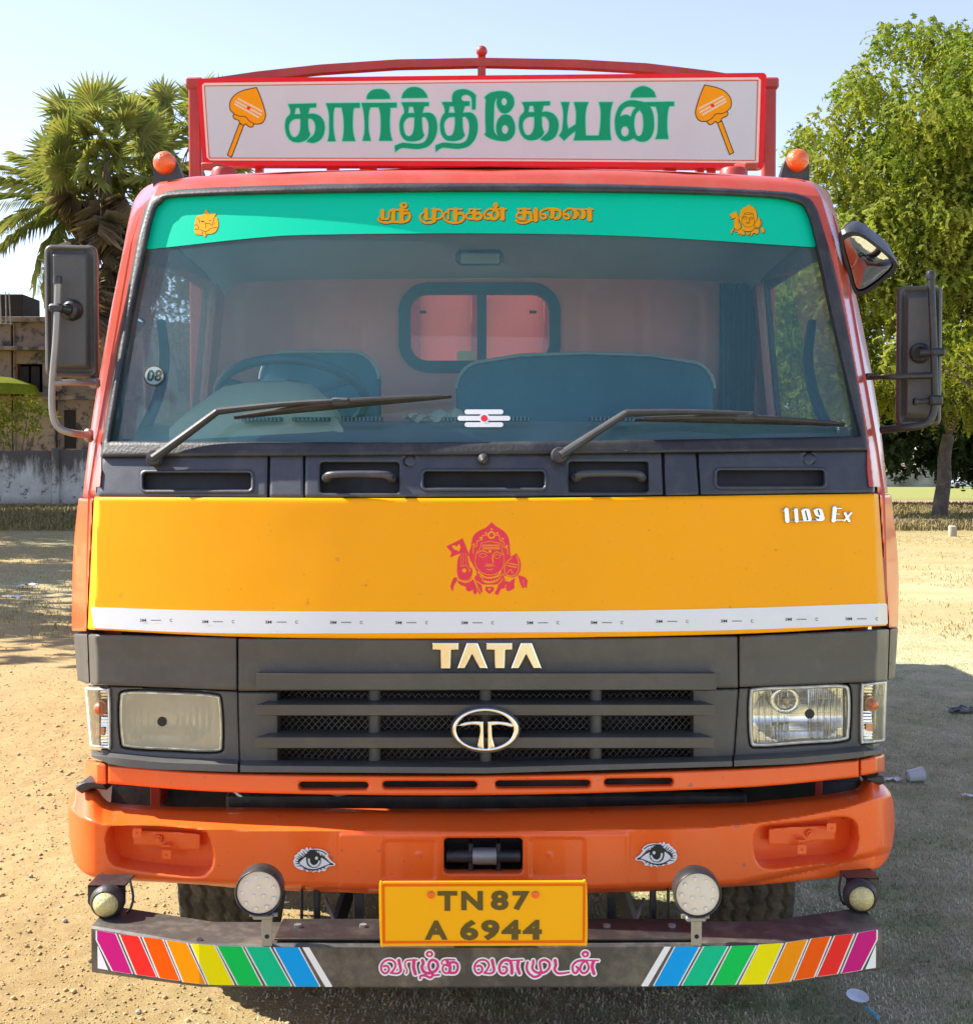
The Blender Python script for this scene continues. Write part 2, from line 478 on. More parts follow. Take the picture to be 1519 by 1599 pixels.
mat('vinyl_green', (0.0, 0.55, 0.33), .35, var=.03, vscale=1.5, spec=.18)
mat('ink_green', (0.0, 0.33, 0.155), .4, var=.03, spec=.18)
mat('ink_cyan', (0.17, 0.75, 0.60), .4, var=.02, spec=.18)
mat('ink_amber', (0.83, 0.34, 0.0), .4, var=.03, spec=.18)
mat('ink_amber_light', (0.80, 0.55, 0.10), .4, var=.02, spec=.18)
mat('ink_brown', (0.07, 0.035, 0.02), .5, var=.03, spec=.18)
mat('ink_dark', (0.035, 0.035, 0.03), .5, var=.03, spec=.18)
mat('ink_olive', (0.12, 0.085, 0.02), .45, var=.03, spec=.18)
mat('ink_pinkred', (0.80, 0.045, 0.075), .4, var=.03, spec=.18)
mat('ink_magenta', (0.62, 0.045, 0.22), .4, var=.03, spec=.18)
mat('ink_white', (0.80, 0.80, 0.80), .4, var=.02, spec=.18)
mat('ink_cream', (0.75, 0.62, 0.42), .4, var=.02, spec=.18)
mat('plate_yellow', (0.90, 0.42, 0.0), .4, spec=.25, var=.02)
mat('plate_orange', (0.80, 0.13, 0.0), .4, var=.02, spec=.18)
mat('tape_white', (0.74, 0.75, 0.75), .35, var=.04, vscale=9, dust=.1, bump=.1, bscale=400)
for k, c in dict(stripe_magenta=(.55, .008, .19), stripe_red=(.80, .025, .02), stripe_vermilion=(.85, .10, .0), stripe_orange=(.85, .28, .0),
                 stripe_yellow=(.80, .72, .0), stripe_green=(.0, .52, .085), stripe_teal=(.0, .50, .24), stripe_blue=(.0, .33, .78)).items():
    mat(k, c, .4, spec=.15, var=.03)
mat('amber_lens', (0.75, 0.12, 0.01), .3, coat=.6, var=.2, vscale=30, bump=.5, bscale=90, dust=.35, dustcol=(.5, .25, .15))
mat('yellow_lens', (0.66, 0.56, 0.22), .3, coat=.7, var=.15, vscale=40, bump=.8, bscale=160, dust=.3)
mat('led_glass', (0.66, 0.60, 0.52), .3, coat=.5, var=.06, vscale=20, dust=.4, dustcol=(.55, .48, .38))
mat('led', (0.70, 0.64, 0.56), .12, coat=1, var=.03)
mat('hazy_reflector', (0.72, 0.68, 0.54), .35, metal=.45, var=.22, vscale=26, dust=.6, dustcol=(.50, .45, .32), bump=.2, bscale=50)
mat('reflector', (0.86, 0.85, 0.82), .13, metal=1, var=.05, vscale=18)
mat('reflector_amber', (0.75, 0.30, 0.15), .25, metal=.4, var=.1)
mat('white_rim', (0.66, 0.65, 0.60), .3, coat=.5, var=.06, vscale=12, dust=.3)
mat('cloth_blue', (0.035, 0.14, 0.21), .75, var=.10, bump=.3, bscale=200)
mat('cloth_top', (0.32, 0.38, 0.38), .8, var=.1, bump=.3, bscale=200)
mat('dash', (0.24, 0.32, 0.30), .6, var=.08)
mat('dash_hood', (0.55, 0.55, 0.36), .6, var=.05)
mat('liner', (0.5, 0.53, 0.50), .8, var=.06)
mat('seal_blue', (0.025, 0.09, 0.13), .5, var=.06)
mat('grey_lamp', (0.55, 0.56, 0.52), .4)
mat('red_dark', (0.38, 0.03, 0.02), .5, var=.1)
mat('mirror_face', (0.85, 0.85, 0.86), .03, metal=1, var=0)

def glassmat(name, tint, ior=1.5, dust_veil=.06, dust_veil_col=(.5, .55, .55), rough=.01, bump=0.0, bscale=60.0, streak=0.0, stretch=None):
    m = bpy.data.materials.new(name); m.use_nodes = True; MATS[name] = m
    n = m.node_tree.nodes; l = m.node_tree.links; n.remove(n['Principled BSDF']); out = n['Material Output']
    tr = n.new('ShaderNodeBsdfTransparent'); tr.inputs[0].default_value = (*tint, 1)
    gl = n.new('ShaderNodeBsdfGlossy'); gl.inputs['Roughness'].default_value = rough; gl.inputs[0].default_value = (1, 1, 1, 1)
    fr = n.new('ShaderNodeFresnel'); fr.inputs[0].default_value = ior
    mx = n.new('ShaderNodeMixShader'); l.new(fr.outputs[0], mx.inputs[0]); l.new(tr.outputs[0], mx.inputs[1]); l.new(gl.outputs[0], mx.inputs[2])
    df = n.new('ShaderNodeBsdfDiffuse'); df.inputs[0].default_value = (*dust_veil_col, 1)
    m2 = n.new('ShaderNodeMixShader'); l.new(mx.outputs[0], m2.inputs[1]); l.new(df.outputs[0], m2.inputs[2])
    tc = n.new('ShaderNodeTexCoord'); mp = n.new('ShaderNodeMapping'); l.new(tc.outputs['Object'], mp.inputs[0])
    if stretch: mp.inputs['Scale'].default_value = stretch
    q = n.new('ShaderNodeTexNoise'); q.inputs['Scale'].default_value = 5; q.inputs['Detail'].default_value = 9; q.inputs['Roughness'].default_value = .7
    l.new(mp.outputs[0], q.inputs['Vector'])
    r = n.new('ShaderNodeMapRange'); r.inputs[1].default_value = .35; r.inputs[2].default_value = .7; r.inputs[3].default_value = dust_veil * .88; r.inputs[4].default_value = dust_veil * 1.15
    l.new(q.outputs[0], r.inputs[0]); l.new(r.outputs[0], m2.inputs[0])
    if bump:
        w = n.new('ShaderNodeTexNoise'); w.inputs['Scale'].default_value = bscale; l.new(mp.outputs[0], w.inputs['Vector'])
        bp = n.new('ShaderNodeBump'); bp.inputs['Strength'].default_value = bump; bp.inputs['Distance'].default_value = .01
        l.new(w.outputs[0], bp.inputs['Height'])
        for t in (gl, fr): l.new(bp.outputs[0], t.inputs['Normal'])
    l.new(m2.outputs[0], out.inputs[0])
glassmat('glass_windscreen', (.84, .98, 1.0), 1.5, .085, (.25, .64, .72), stretch=(1, 1, .5))  # teal diffuse veil paints the sky's reflection over the dusty glass
glassmat('glass_side', (.94, .98, .97), 1.45, .02, (.4, .55, .5))
glassmat('glass_rear', (.93, .94, .93), 1.45, .12, (.6, .55, .5))
glassmat('glass_lamp', (.97, .97, .95), 1.5, .05, (.7, .66, .55), bump=.5, bscale=16, stretch=(14, 1, 1.2))
glassmat('glass_lamp_hazy', (.92, .90, .80), 1.5, .36, (.82, .76, .56), rough=.12, bump=.4, bscale=30)
mat('paint_headboard', (0.92, 0.27, 0.14), .5, var=.15, vscale=2)
mat('wiper_black', (0.03, 0.03, 0.032), .62, var=.1, dust=.3, dustcol=(.15, .14, .13))
mat('disc_grey', (.16, .27, .27), .6)
# ---------------------------------------------------------------- surfaces of the cab front
_Z = [.45, .75, .80, .90, 1.17, 1.25, 1.63, 1.75, 1.79, 2.53, 2.61]
_Y = [.0, .0, .06, .07, .06, .05, .10, .15, .17, .43, .50]
_XZ = [1.25, 1.63, 1.78, 2.40, 2.60]; _XI = [1.10, 1.10, 1.10, 1.045, 1.0]
def G(x, z): return np.interp(z, _Z, _Y) + .145 * x * x
def F(x, z): return G(x, z) + 2.0 * np.maximum(0, np.abs(x) - np.interp(z, _XZ, _XI))
def FC(x, z): return np.interp(z, _Z, _Y) + .145 * x * x + 1.8 * np.maximum(0, np.abs(x) - 1.105)   # lower corners

truck = empty('cargo_truck', (0, 1.0, 0), 'orange and yellow cargo truck facing the camera with a white name board above its cab', 'truck')
T = truck

# ---- yellow nose panel
Npanel = poly('147,776! 757,778 1371,771! 1385,977! 1150,990 757,997 400,995 137,983!')
plate('nose_panel', Npanel, 'paint_yellow', T, F, step=3.2, thick=.02, bev=(7, .006), off=-.012)
tape = plate('reflective_tape', poly('142,948! 360,954 757,955 1100,951 1385,942! 1386,975! 1100,985 757,988 360,989 147,981!'), 'tape_white', T, F, step=3, thick=.0006, off=-.0135)
tape['label'] = 'white reflective tape with small printed marks'
vs, fs = [], []
def addt(r):
    b = len(vs); vs.extend(r[0]); fs.extend(tuple(i + b for i in f) for f in r[1])
t3 = textshape('3M', 1, .012); tc_ = textshape('C', 1, .01); td = textshape('-----', 1, .004)
for i, x in enumerate([223, 320, 419, 520, 622, 725, 827, 927, 1029, 1130, 1231, 1325]):
    yy = 968 + 3.2 * math.cos((x - 757) / 600 * 1.5) + (-2 if x > 1150 else 0) + (1.5 if 300 < x < 1000 else 0)
    addt(put_text(t3, (x - 5, yy - 2.3, x + 5, yy + 2.3), F, off=-.0146))
    addt(put_text(td, (x + 13, yy - .6, x + 28, yy + .6), F, off=-.0146))
    addt(put_text(tc_, (x + 42, yy - 2.4, x + 46, yy + 2.4), F, off=-.0146))
mk('printed_marks', vs, fs, 'ink_dark', tape, False)
# ---- corner panels
plate('corner_panel', poly('123,778! 145,778! 135,986! 112,985! 113,900 117,830'), 'paint_orange', T, F, step=2, thick=.25, bev=(5, .01), off=-.006)
plate('corner_panel', poly('1373,772! 1391,772! 1399,840 1403,900 1402,980! 1388,981!'), 'paint_orange', T, F, step=2, thick=.25, bev=(5, .01), off=-.006)

# ---- emblem of the face with flag and spear
def Em(t): return poly(t, 680, 800, 8.935)
def Es(t, w, **k): return stroke(t, w, 680, 800, 8.935, **k)
emb_body = U(
    Em('782,140! 700,215 600,262 530,330 505,410 495,480 470,560 475,640 500,700 560,800 600,900 760,960 900,900 960,800 1010,700 1045,640 1038,540 1030,420 1010,340 950,262 860,205'),
    Em('148,478! 350,378! 372,362! 385,378! 470,600! 455,612! 412,548! 200,630! 226,560!'),
    Em('312,650 345,590 380,556 420,556 445,620 470,740 512,800 515,890 470,950 400,962 335,935 302,850 302,740'),
    Em('1132,572! 1185,690 1180,820 1120,895 1040,915 960,885 938,790 975,690 1050,625'),
    Em('300,912! 250,920 205,1030! 232,1110! 262,1010! 300,955!'),
    Em('1150,878! 1240,905 1285,955! 1270,1060! 1245,1045! 1210,1062! 1170,960!'),
    Em('300,950! 420,985 520,940 560,880! 640,1000! 655,1110! 610,1150! 590,1100! 548,1155! 525,1120! 528,1075! 470,1110! 425,1085! 420,1040 340,1010'),
    Em('905,880! 960,880! 960,930! 1040,960! 1110,920! 1095,1000! 1095,1060 1020,1105! 985,1090! 990,1060! 910,1070! 870,1155! 815,1135! 860,1050!'),
    Em('700,1040! 800,1040! 815,1085 750,1142! 695,1090'),
    Em('560,880! 640,1010! 880,1010! 930,880!'))
cuts = [Es('760,545 760,545.1', 40), Es('655,460 890,460', 16), Es('655,487 890,487', 13), Es('655,510 890,510', 13),
        Es('560,620 550,700 580,780 660,850 760,875 860,850 930,780 955,700 950,600 925,520 915,440 850,425 760,405 690,420 640,430 620,500 575,560', 11, closed=True),
        Es('525,570 525,485 575,470 580,400 645,385 655,320 730,318', 13, sm=False), Es('1005,590 1005,500 955,490 950,410 900,395 885,320 825,318', 13, sm=False),
        Es('590,570 650,535 730,565', 14), Es('605,600 660,575 715,600 660,632', 9, closed=True), Es('800,690 795,600 850,555 940,590', 13),
        Es('810,612 860,590 910,612 860,645', 9, closed=True), Es('800,640 805,700 780,730 730,725 700,715', 11),
        Es('690,745 760,750 825,745', 12), Es('715,795 760,805 795,790', 12), Es('620,900 690,960 760,970 850,945 900,890', 40), Es('570,960 650,1010 760,1025 870,1005 940,930', 15),
        Es('590,830 680,900 760,915 860,890 910,830', 22),
        Es('530,880 560,980 640,1140', 12), Es('500,700 520,820 515,900 560,1000 600,1150', 11), Es('325,940 400,950 470,935 512,880', 9),
        Es('355,600 352,750', 8), Es('385,570 385,750', 8), Es('420,570 425,740', 8), Es('345,755 440,745 470,830 490,720', 9), Es('400,812 400,812.1', 60),
        Es('1130,605 1160,700 1150,820 1100,880 1040,890 975,860 962,790 990,700 1060,640', 14), Es('1015,710 1140,735', 15), Es('1005,745 1130,770', 15),
        Es('1000,850 1045,800 1080,860', 12), Es('960,890 1090,925', 14), Es('970,950 1040,965', 16), Es('985,1010 965,1070', 14), Es('1225,940 1235,1040', 10),
        Em('228,470 265,460 300,475 320,440 350,480 335,530 320,550 300,530 260,520'), Es('750,1075 750,1075.1', 36), Es('870,1030 820,1130', 10)]
for (x, y) in ((782, 238), (703, 290), (860, 290), (628, 358), (935, 370), (532, 450), (992, 472)): cuts.append(Es(f'{x},{y} {x},{y}.1', 34))
cuts.append(SUB(ell(780, 318, 55, 55, 680, 800, 8.935), ell(780, 318, 30, 30, 680, 800, 8.935)))
beads = U(*[ell(x, y, 15, 15, 680, 800, 8.935) for (x, y) in ((610, 905), (640, 925), (675, 942), (715, 950), (755, 955), (795, 950), (835, 940), (868, 920), (895, 895))])
face_emb = U(SUB(emb_body, *cuts), beads, ell(780, 318, 11, 11, 680, 800, 8.935), Es('630,605 690,605', 14), Es('830,618 890,618', 14))
plate('painted_emblem', face_emb, 'ink_pinkred', T, F, step=.42, thick=.0004, off=-.0128)['label'] = 'pink red printed face emblem with flag and spear'

# ---- model badge 1109 Ex
def B9(t, w, **k): return stroke(t, w, 1210, 780, 11.68, **k)
badge = U(B9('120,210 190,200', 26), B9('205,175 225,395', 80, sm=False), B9('295,210 360,200', 24), B9('380,180 395,395', 72, sm=False), B9('250,395 760,390', 26, sm=False),
          SUB(poly('540,155 620,165 650,260 665,370 600,400 520,390 490,280 475,190', 1210, 780, 11.68), B9('555,215 590,360', 20, sm=False)),
          SUB(poly('770,150 850,165 885,250 905,350 870,395 790,400 725,350! 730,330! 790,345! 800,325! 740,300 705,230 700,180', 1210, 780, 11.68), B9('785,200 805,260', 20, sm=False)),
          B9('1085,150 1065,385', 82, sm=False), B9('1085,160 1200,160', 40, sm=False), B9('1085,262 1175,262', 34, sm=False), B9('1050,372 1230,372', 40, sm=False),
          B9('1275,245 1350,390', 60, sm=False), B9('1385,245 1260,385', 50, sm=False))
b = plate('model_badge', badge, 'chrome', T, F, step=.45, thick=.006, bev=(1.6, .003), off=-.019); b['label'] = 'chrome lettered badge'

# ---- windscreen surround (red frame), gasket, glass, green band
frame_out = poly('129,776! 133,740 146,640 160,560 174,480 190,400 204,330 216,303 236,287 270,281 320,274 500,266 757,263 1000,265 1200,275 1262,282 1286,294 1300,318 1316,380 1345,500 1372,650 1386,770!')
gask_out = poly('150,777! 153,735 160,690 174,600 190,505 207,410 222,340 232,314 252,302 300,294 500,287 757,285 1000,288 1200,297 1252,304 1272,320 1286,360 1310,450 1347,645 1363,768!')
frame_dense = spline(pts_('129,776! 133,740 146,640 160,560 174,480 190,400 204,330 216,303 236,287 270,281 320,274 500,266 757,263 1000,265 1200,275 1262,282 1286,294 1300,318 1316,380 1345,500 1372,650 1386,770!'))
glass_sh = poly('171,689! 178,648 205,490 226,392 239,335 251,316 285,306 500,300 757,298 1000,300 1180,306 1240,314 1260,330 1276,385 1300,495 1329,620 1344,681! 757,690')
plate('windscreen_surround', SUB(frame_out, GROW(gask_out, -5), rrect(158, 690, 1354, 830, 0), poly('150,760! 1370,760! 1370,800! 150,800!')), 'paint_red', T, F, step=1.8, thick=.10, bev=(11, .03), off=-.006, angle=60, bsh=lambda a, b: np.minimum(poly(frame_dense, raw=True)(a, b), 0))
gk = SUB(AND(gask_out, poly('100,200! 1450,200! 1400,703! 757,710 100,714!')), glass_sh)
plate('windscreen_gasket', gk, 'rubber', T, F, step=1.8, thick=.03, bev=(6, .008), off=-.016, angle=60)
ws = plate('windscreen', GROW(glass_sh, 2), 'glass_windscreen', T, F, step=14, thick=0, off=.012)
band = plate('sun_band', AND(GROW(glass_sh, -.5), poly('100,200! 1400,200! 1400,397! 1275,386! 1000,369 757,364 500,366 400,371 232,389! 100,400!')), 'vinyl_green', T, F, step=5, thick=0, off=.008)
band['label'] = 'green vinyl sun band with yellow lettering across the windscreen top'

# ---- lettering on the band
def E1(t, w, **k): return stroke(t, w, 580, 305, 8.44, **k)
def E2(t, w, **k): return stroke(t, w, 750, 305, 8.44, **k)
bt = U(E1('145,205 145,295', 58), E1('145,300 195,312 225,295 235,220 262,190', 26), E1('288,195 288,315', 52, sm=False), E1('250,190 480,188', 24, sm=False), E1('395,190 395,315', 62, sm=False),
       SUB(ell(425, 130, 52, 42, 580, 305, 8.44), ell(428, 126, 16, 14, 580, 305, 8.44)), E1('425,235 480,228 505,270 480,325 400,352 290,345 190,358 120,345 92,315 98,290', 40, w2=24),
       E1('720,190 720,300', 54, sm=False), E1('710,308 810,308', 18, sm=False), E1('828,190 822,330', 56), E1('800,182 860,182', 20, sm=False), E1('860,184 915,195 935,240 915,290 862,308', 26),
       E1('672,232 645,268 650,320 690,353 750,364 815,345 838,310', 22, w2=34),
       E1('1008,182 1190,182', 22, sm=False), E1('1014,190 1012,305', 26, sm=False), E1('1103,190 1106,312', 58, sm=False), E1('1130,240 1190,235 1218,270 1205,320 1150,352 1060,358 980,328 950,275 962,235 1000,210', 40, w2=22),
       E1('1278,182 1435,182', 18, sm=False), E1('1290,190 1290,225', 22, sm=False), E1('1358,190 1352,300', 50, sm=False), E1('1350,232 1280,232 1250,265 1265,300 1320,312', 24), E1('1362,238 1420,236 1448,270 1430,303 1375,312', 36),
       ell(202, 128, 36, 36, 750, 305, 8.44), E2('200,182 120,178 66,215 50,260 75,303 120,302 135,265 95,245', 24, w2=34), E2('165,305 150,240 180,185', 24), E2('185,180 225,215 232,265 195,305 150,305', 42),
       E2('150,176 340,178', 20, sm=False), E2('290,185 292,302', 62, sm=False),
       E2('492,176 660,178', 20, sm=False), E2('505,185 505,222', 24, sm=False), E2('578,185 578,290', 54, sm=False), E2('570,232 500,234 477,260 490,292 560,305', 26), E2('602,222 650,232 668,270 662,318 610,352 540,362 475,340 470,325', 46, w2=20),
       E2('470,322 610,322', 14, sm=False), E2('728,190 728,318', 62, sm=False), E2('660,328 750,326', 20, sm=False),
       E2('985,175 880,172 803,205 786,255 815,303 860,292 858,258 820,245', 24, w2=34), SUB(ell(935, 240, 46, 68, 750, 305, 8.44), ell(915, 240, 14, 42, 750, 305, 8.44)), E2('960,178 1038,195 1052,240 1035,288 985,303', 40),
       E2('1200,172 1150,175 1105,210 1093,258 1120,303 1165,292 1165,258 1125,245', 24, w2=34), SUB(ell(1240, 243, 48, 68, 750, 305, 8.44), ell(1220, 243, 14, 42, 750, 305, 8.44)),
       SUB(ell(1340, 245, 52, 68, 750, 305, 8.44), ell(1318, 245, 15, 44, 750, 305, 8.44)), E2('1150,176 1485,184', 18, sm=False), E2('1438,190 1442,312', 62, sm=False))
plate('lettering_shade', MOVE(GROW(bt, .5), .7, .9), 'ink_brown', band, G, step=.55, thick=0, off=.0076)
plate('lettering', bt, 'ink_amber', band, G, step=.5, thick=0, off=.0072)
em2 = MOVE(SCL(emb_body, 765, 872, .435, 1170, 343), -2, 0)
plate('emblem_shade', MOVE(GROW(em2, .5), .6, .7), 'ink_brown', band, G, step=.5, thick=0, off=.0076)
plate('emblem', SUB(em2, *[SCL(GROW(c, .12), 765, 872, .435, 1168, 343) for c in (cuts[4], cuts[7], cuts[8], cuts[9], cuts[10], cuts[11], cuts[12], cuts[1], cuts[15], cuts[25])]), 'ink_amber', band, G, step=.35, thick=0, off=.0072)
gan = poly('805,280 870,400 960,445 1180,440! 1120,560 1200,600 1235,720 1250,900 1220,1000 1150,1130 1000,1220 840,1230 735,1350! 640,1260 480,1260 350,1200 330,1080 325,950 350,760 420,560 560,510 690,460 750,340', 290, 315, 24.6)
gcut = [stroke(t, 26, 290, 315, 24.6) for t in ('440,620 530,700 530,800', '340,900 430,880 500,980 470,1050 350,1050', '545,1060 640,1100 720,1130 850,1110 960,1020 1200,980', '740,780 780,900 760,1000', '770,830 900,830 1020,900 1020,780', '1130,560 1080,680 1100,860', '650,1150 650,1240', '770,1150 780,1270', '900,720 980,700')]
gcut.append(ell(650, 750, 60, 35, 290, 315, 24.6))
plate('emblem_shade', MOVE(GROW(gan, .5), .6, .6), 'ink_brown', band, G, step=.5, thick=0, off=.0076)
plate('emblem', SUB(gan, *gcut), 'ink_amber', band, G, step=.35, thick=0, off=.0072)
# ---- stickers on the glass: three bars with red dot, number disc
st = plate('glass_sticker', U(stroke('729,643 782,643', 7.5, sm=False), stroke('718,653 793,653', 7.5, sm=False), stroke('729,663 782,663', 7.5, sm=False), ell(756, 653, 8)), 'ink_white', T, G, step=.8, thick=0, off=.007)
st['label'] = 'white three bar sticker with red dot'
plate('dot', ell(756, 653, 5.2), 'ink_pinkred', st, G, step=.8, thick=0, off=.0062)
d8 = plate('number_disc', SUB(ell(240, 586, 16, 16), ell(240, 586, 14.3, 14.3)), 'ink_brown', T, G, step=.7, thick=0, off=.007)
plate('disc', ell(240, 586, 14.3, 14.3), 'disc_grey', d8, G, step=2, thick=0, off=.0076)
v_, f_ = put_text(textshape('08', 1, .012), (229, 577, 251, 595), G, off=.0064, shear=2); mk('numerals', v_, f_, 'ink_dark', d8, False)

# ---- cowl strip below the glass
def cowl(name, sh, holes=(), off=.0):
    return plate(name, SUB(sh, *holes) if holes else sh, 'plastic_cowl', T, F, step=2.4, thick=.02, bev=(4, .004), off=off, angle=50)
slotL, slotC, slotR = rrect(222, 737, 393, 766, 6), rrect(660, 735, 851, 763, 6), rrect(1118, 733, 1288, 760, 6)
hwL, hwR = rrect(500, 722, 623, 769, 4), rrect(888, 721, 1012, 768, 4)
cowl('cowl_panel', poly('151,713! 418,709! 417,777! 147,776!'), [slotL])
cowl('cowl_flap', poly('422,709! 473,709! 474,777! 421,777!'))
cowl('cowl_panel', poly('477,709! 757,708 1032,707! 1035,773! 757,776 476,777!'), [slotC, hwL, hwR, SUB(ell(640, 719, 10), ell(640, 719, 8.8)), ])
cowl('cowl_flap', poly('1037,707! 1086,707! 1091,773! 1039,774!'))
cowl('cowl_panel', poly('1090,707! 1359,703! 1366,769! 1094,773!'), [slotR, SUB(ell(1263, 716, 10), ell(1263, 716, 8.8))])
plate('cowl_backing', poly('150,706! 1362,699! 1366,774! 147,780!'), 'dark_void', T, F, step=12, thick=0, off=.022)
for i, sl_ in enumerate((slotL, slotC, slotR)):
    w_ = well('air_vent', sl_, .045, 'plastic_cowl', T, F, off=.001, step=2)
    plate('vent_rim', SUB(GROW(sl_, 4), GROW(sl_, -1.5)), 'plastic_cowl', w_, F, step=1.2, thick=.01, bev=(3, .006), off=-.006, angle=60)
for i, (h_, x0, x1, yc) in enumerate(((hwL, 503, 618, 744), (hwR, 893, 1008, 743))):
    w_ = well('handle_recess', h_, .04, 'plastic_cowl', T, F, off=.001, step=2.4)
    a, b_ = on(x0 + 6, yc, F, .0), on(x1 - 6, yc, F, .0)
    a = Vector(a); b_ = Vector(b_); m_ = MB()
    q = [a + Vector((0, .02, -.008)), a + Vector((.004, -.012, -.002)), a + Vector((.028, -.03, .006)), b_ + Vector((-.028, -.03, .006)), b_ + Vector((-.004, -.012, -.002)), b_ + Vector((0, .02, -.008))]
    m_.tube(q, [.014, .0125, .0095, .0095, .0125, .014], 12, up=(0, 0, 1), smooth=4); m_.build('grab_handle', 'plastic_cowl', w_)
    for x_ in (x0 + 5, x1 - 5):
        p_ = Vector(on(x_, yc + 1, F, -.017)); MB().lathe([(0, -.001), (.005, -.001), (.005, .006)], p_, (0, -1, 0), 10).build('bolt', 'dark_void', w_)
p_ = Vector(on(755, 716, F, -.0))
MB().lathe([(.016, 0), (.016, .012), (.011, .02), (.011, .034), (.006, .04), (0, .041)], p_, (0, -1, -.2), 16).build('washer_nozzle', 'rubber', T)

# ---- wipers
def wiper(piv, elbow, arm_end, tip0, tip1, name='wiper'):
    O = lambda px, py, o: Vector(on(px, py, F, o))
    p0 = O(*piv, -.015); m_ = MB()
    m_.lathe([(.020, -.03), (.020, .0), (.024, .005), (.020, .02), (.0, .024)], p0 + Vector((0, -.01, 0)), (0, -1, .15), 18)
    e0 = O(*elbow, -.055); ae = O(*arm_end, -.05)
    m_.tube([p0 + Vector((0, -.025, 0)), p0.lerp(e0, .35) + Vector((0, -.012, 0)), e0], [.017, .0155, .0125], 10, flat=.8, smooth=3)
    m_.tube([e0, e0.lerp(ae, .5) + Vector((0, -.004, .004)), ae], [.0135, .010, .008], 10, flat=.8, smooth=3)
    w_ = m_.build(name, 'wiper_black', T)
    t0 = O(*tip0, -.016); t1 = O(*tip1, -.016); mid = t0.lerp(t1, .5)
    n_ = MB(); up = Vector((0, -1, .35)).normalized()
    pts = [t0.lerp(t1, k / 10) for k in range(11)]
    n_.tube(pts, [.004] * 11, 6, flat=2.4, up=up); n_.build('wiper_rubber', 'rubber', w_)
    q = MB(); a1, a2 = t0.lerp(t1, .04), t0.lerp(t1, .96)
    q.tube([a1 + up * .012, t0.lerp(t1, .28) + up * .030, mid + up * .040, t0.lerp(t1, .72) + up * .030, a2 + up * .012], [.0045, .007, .009, .007, .0045], 8, flat=.9, smooth=3)
    for k0, k1 in ((.04, .32), (.30, .58), (.52, .80), (.68, .96)):
        q.tube([t0.lerp(t1, k0) + up * .008, t0.lerp(t1, (k0 + k1) / 2) + up * .020, t0.lerp(t1, k1) + up * .008], [.0035, .006, .0035], 6, smooth=2)
    q.box(mid + up * .040, (.05, .022, .022), Matrix.Rotation(math.atan2((t1 - t0).x, 1) * 0, 3, 'Y'), .004)
    q.build('wiper_bridge', 'wiper_black', w_)
wiper((243, 716), (340, 642), (543, 625), (366, 652), (705, 619))
wiper((873, 712), (977, 645), (1175, 646), (990, 655), (1318, 663))

# ---- grey grille face: blocks, frames, slats
pg = lambda name, sh, off=0., st=2.6, bv=(4, .004), th=.02, m='plastic_grey', fn=None, par=None: plate(name, sh, m, par or T, fn or F, step=st, thick=th, bev=bv, off=off, angle=50)
pg('front_block', poly('138,991! 369,996! 370,1078! 141,1069!'))
center_hole = rrect(433, 1079, 1082, 1189, 3)
pg('front_block', poly('372,997! 757,998 1151,994! 1152,1074! 757,1078 372,1079!'))
pg('front_block', poly('1154,994! 1388,983! 1385,1064! 1154,1073!'))
pg('corner_block', poly('115,990! 136,991! 139,1069! 121,1062!'), th=.2, off=.004)
pg('corner_block', poly('1390,983! 1402,980! 1397,1058! 1387,1063!'), th=.2, off=.004)
hlL = poly('200,1082 270,1083 332,1087 343,1098 345,1160 336,1172 270,1170 203,1166 191,1155 189,1095')
hlR = poly('1183,1076 1250,1073 1313,1071 1325,1083 1324,1142 1315,1155 1250,1160 1186,1164 1173,1155 1172,1087')
inL = poly('132,1074! 166,1076 171,1082 172,1164 166,1169 140,1166!'); inR = poly('1350,1068 1385,1064! 1382,1158! 1350,1161 1344,1155 1345,1074')
def FL(x, z): return F(x, z) + .012
pg('lamp_panel', SUB(poly('141,1071! 370,1080! 374,1204! 250,1203 160,1190!'), GROW(hlL, 5), GROW(inL, 1.5)), fn=FL, st=2)
pg('lamp_panel', SUB(poly('1154,1075! 1385,1065! 1372,1180! 1250,1192 1146,1196!'), GROW(hlR, 5), GROW(inR, 1.5)), fn=FL, st=2)
pg('grille_frame', SUB(poly('372,1081! 757,1080 1152,1076! 1144,1196! 757,1206 375,1205!'), center_hole), fn=FL, th=.06)
# lower lip: slanted top facing the sky
def lip(name, top, bot, d0=.0, d1=-.035, m='plastic_grey'):
    n_ = len(top); vs, fs = [], []
    for (x, y) in top: vs.append(on(x, y, F, d0 + .012))
    for (x, y) in top: vs.append(on(x, y + (9 if True else 0), F, d1))
    for (x, y) in bot: vs.append(on(x, y, F, d1))
    for (x, y) in bot: vs.append(on(x, y - 1, F, .05))
    for r in range(3):
        for i in range(n_ - 1): fs.append((r * n_ + i, (r + 1) * n_ + i, (r + 1) * n_ + i + 1, r * n_ + i + 1))
    return mk(name, [list(map(float, v)) for v in vs], fs, m, T, True, 30)
xl = np.linspace(143, 371, 9); lip('lower_lip', [(x, np.interp(x, [143, 250, 371], [1171, 1182, 1186])) for x in xl], [(x, np.interp(x, [143, 180, 250, 371], [1182, 1197, 1202, 1206])) for x in xl])
xl = np.linspace(375, 1143, 21); lip('lower_lip', [(x, np.interp(x, [375, 757, 1143], [1187, 1190, 1180])) for x in xl], [(x, np.interp(x, [375, 757, 1143], [1206, 1208, 1197])) for x in xl])
xl = np.linspace(1146, 1378, 9); lip('lower_lip', [(x, np.interp(x, [1146, 1250, 1378], [1179, 1174, 1162])) for x in xl], [(x, np.interp(x, [1146, 1250, 1340, 1378], [1197, 1193, 1184, 1176])) for x in xl])
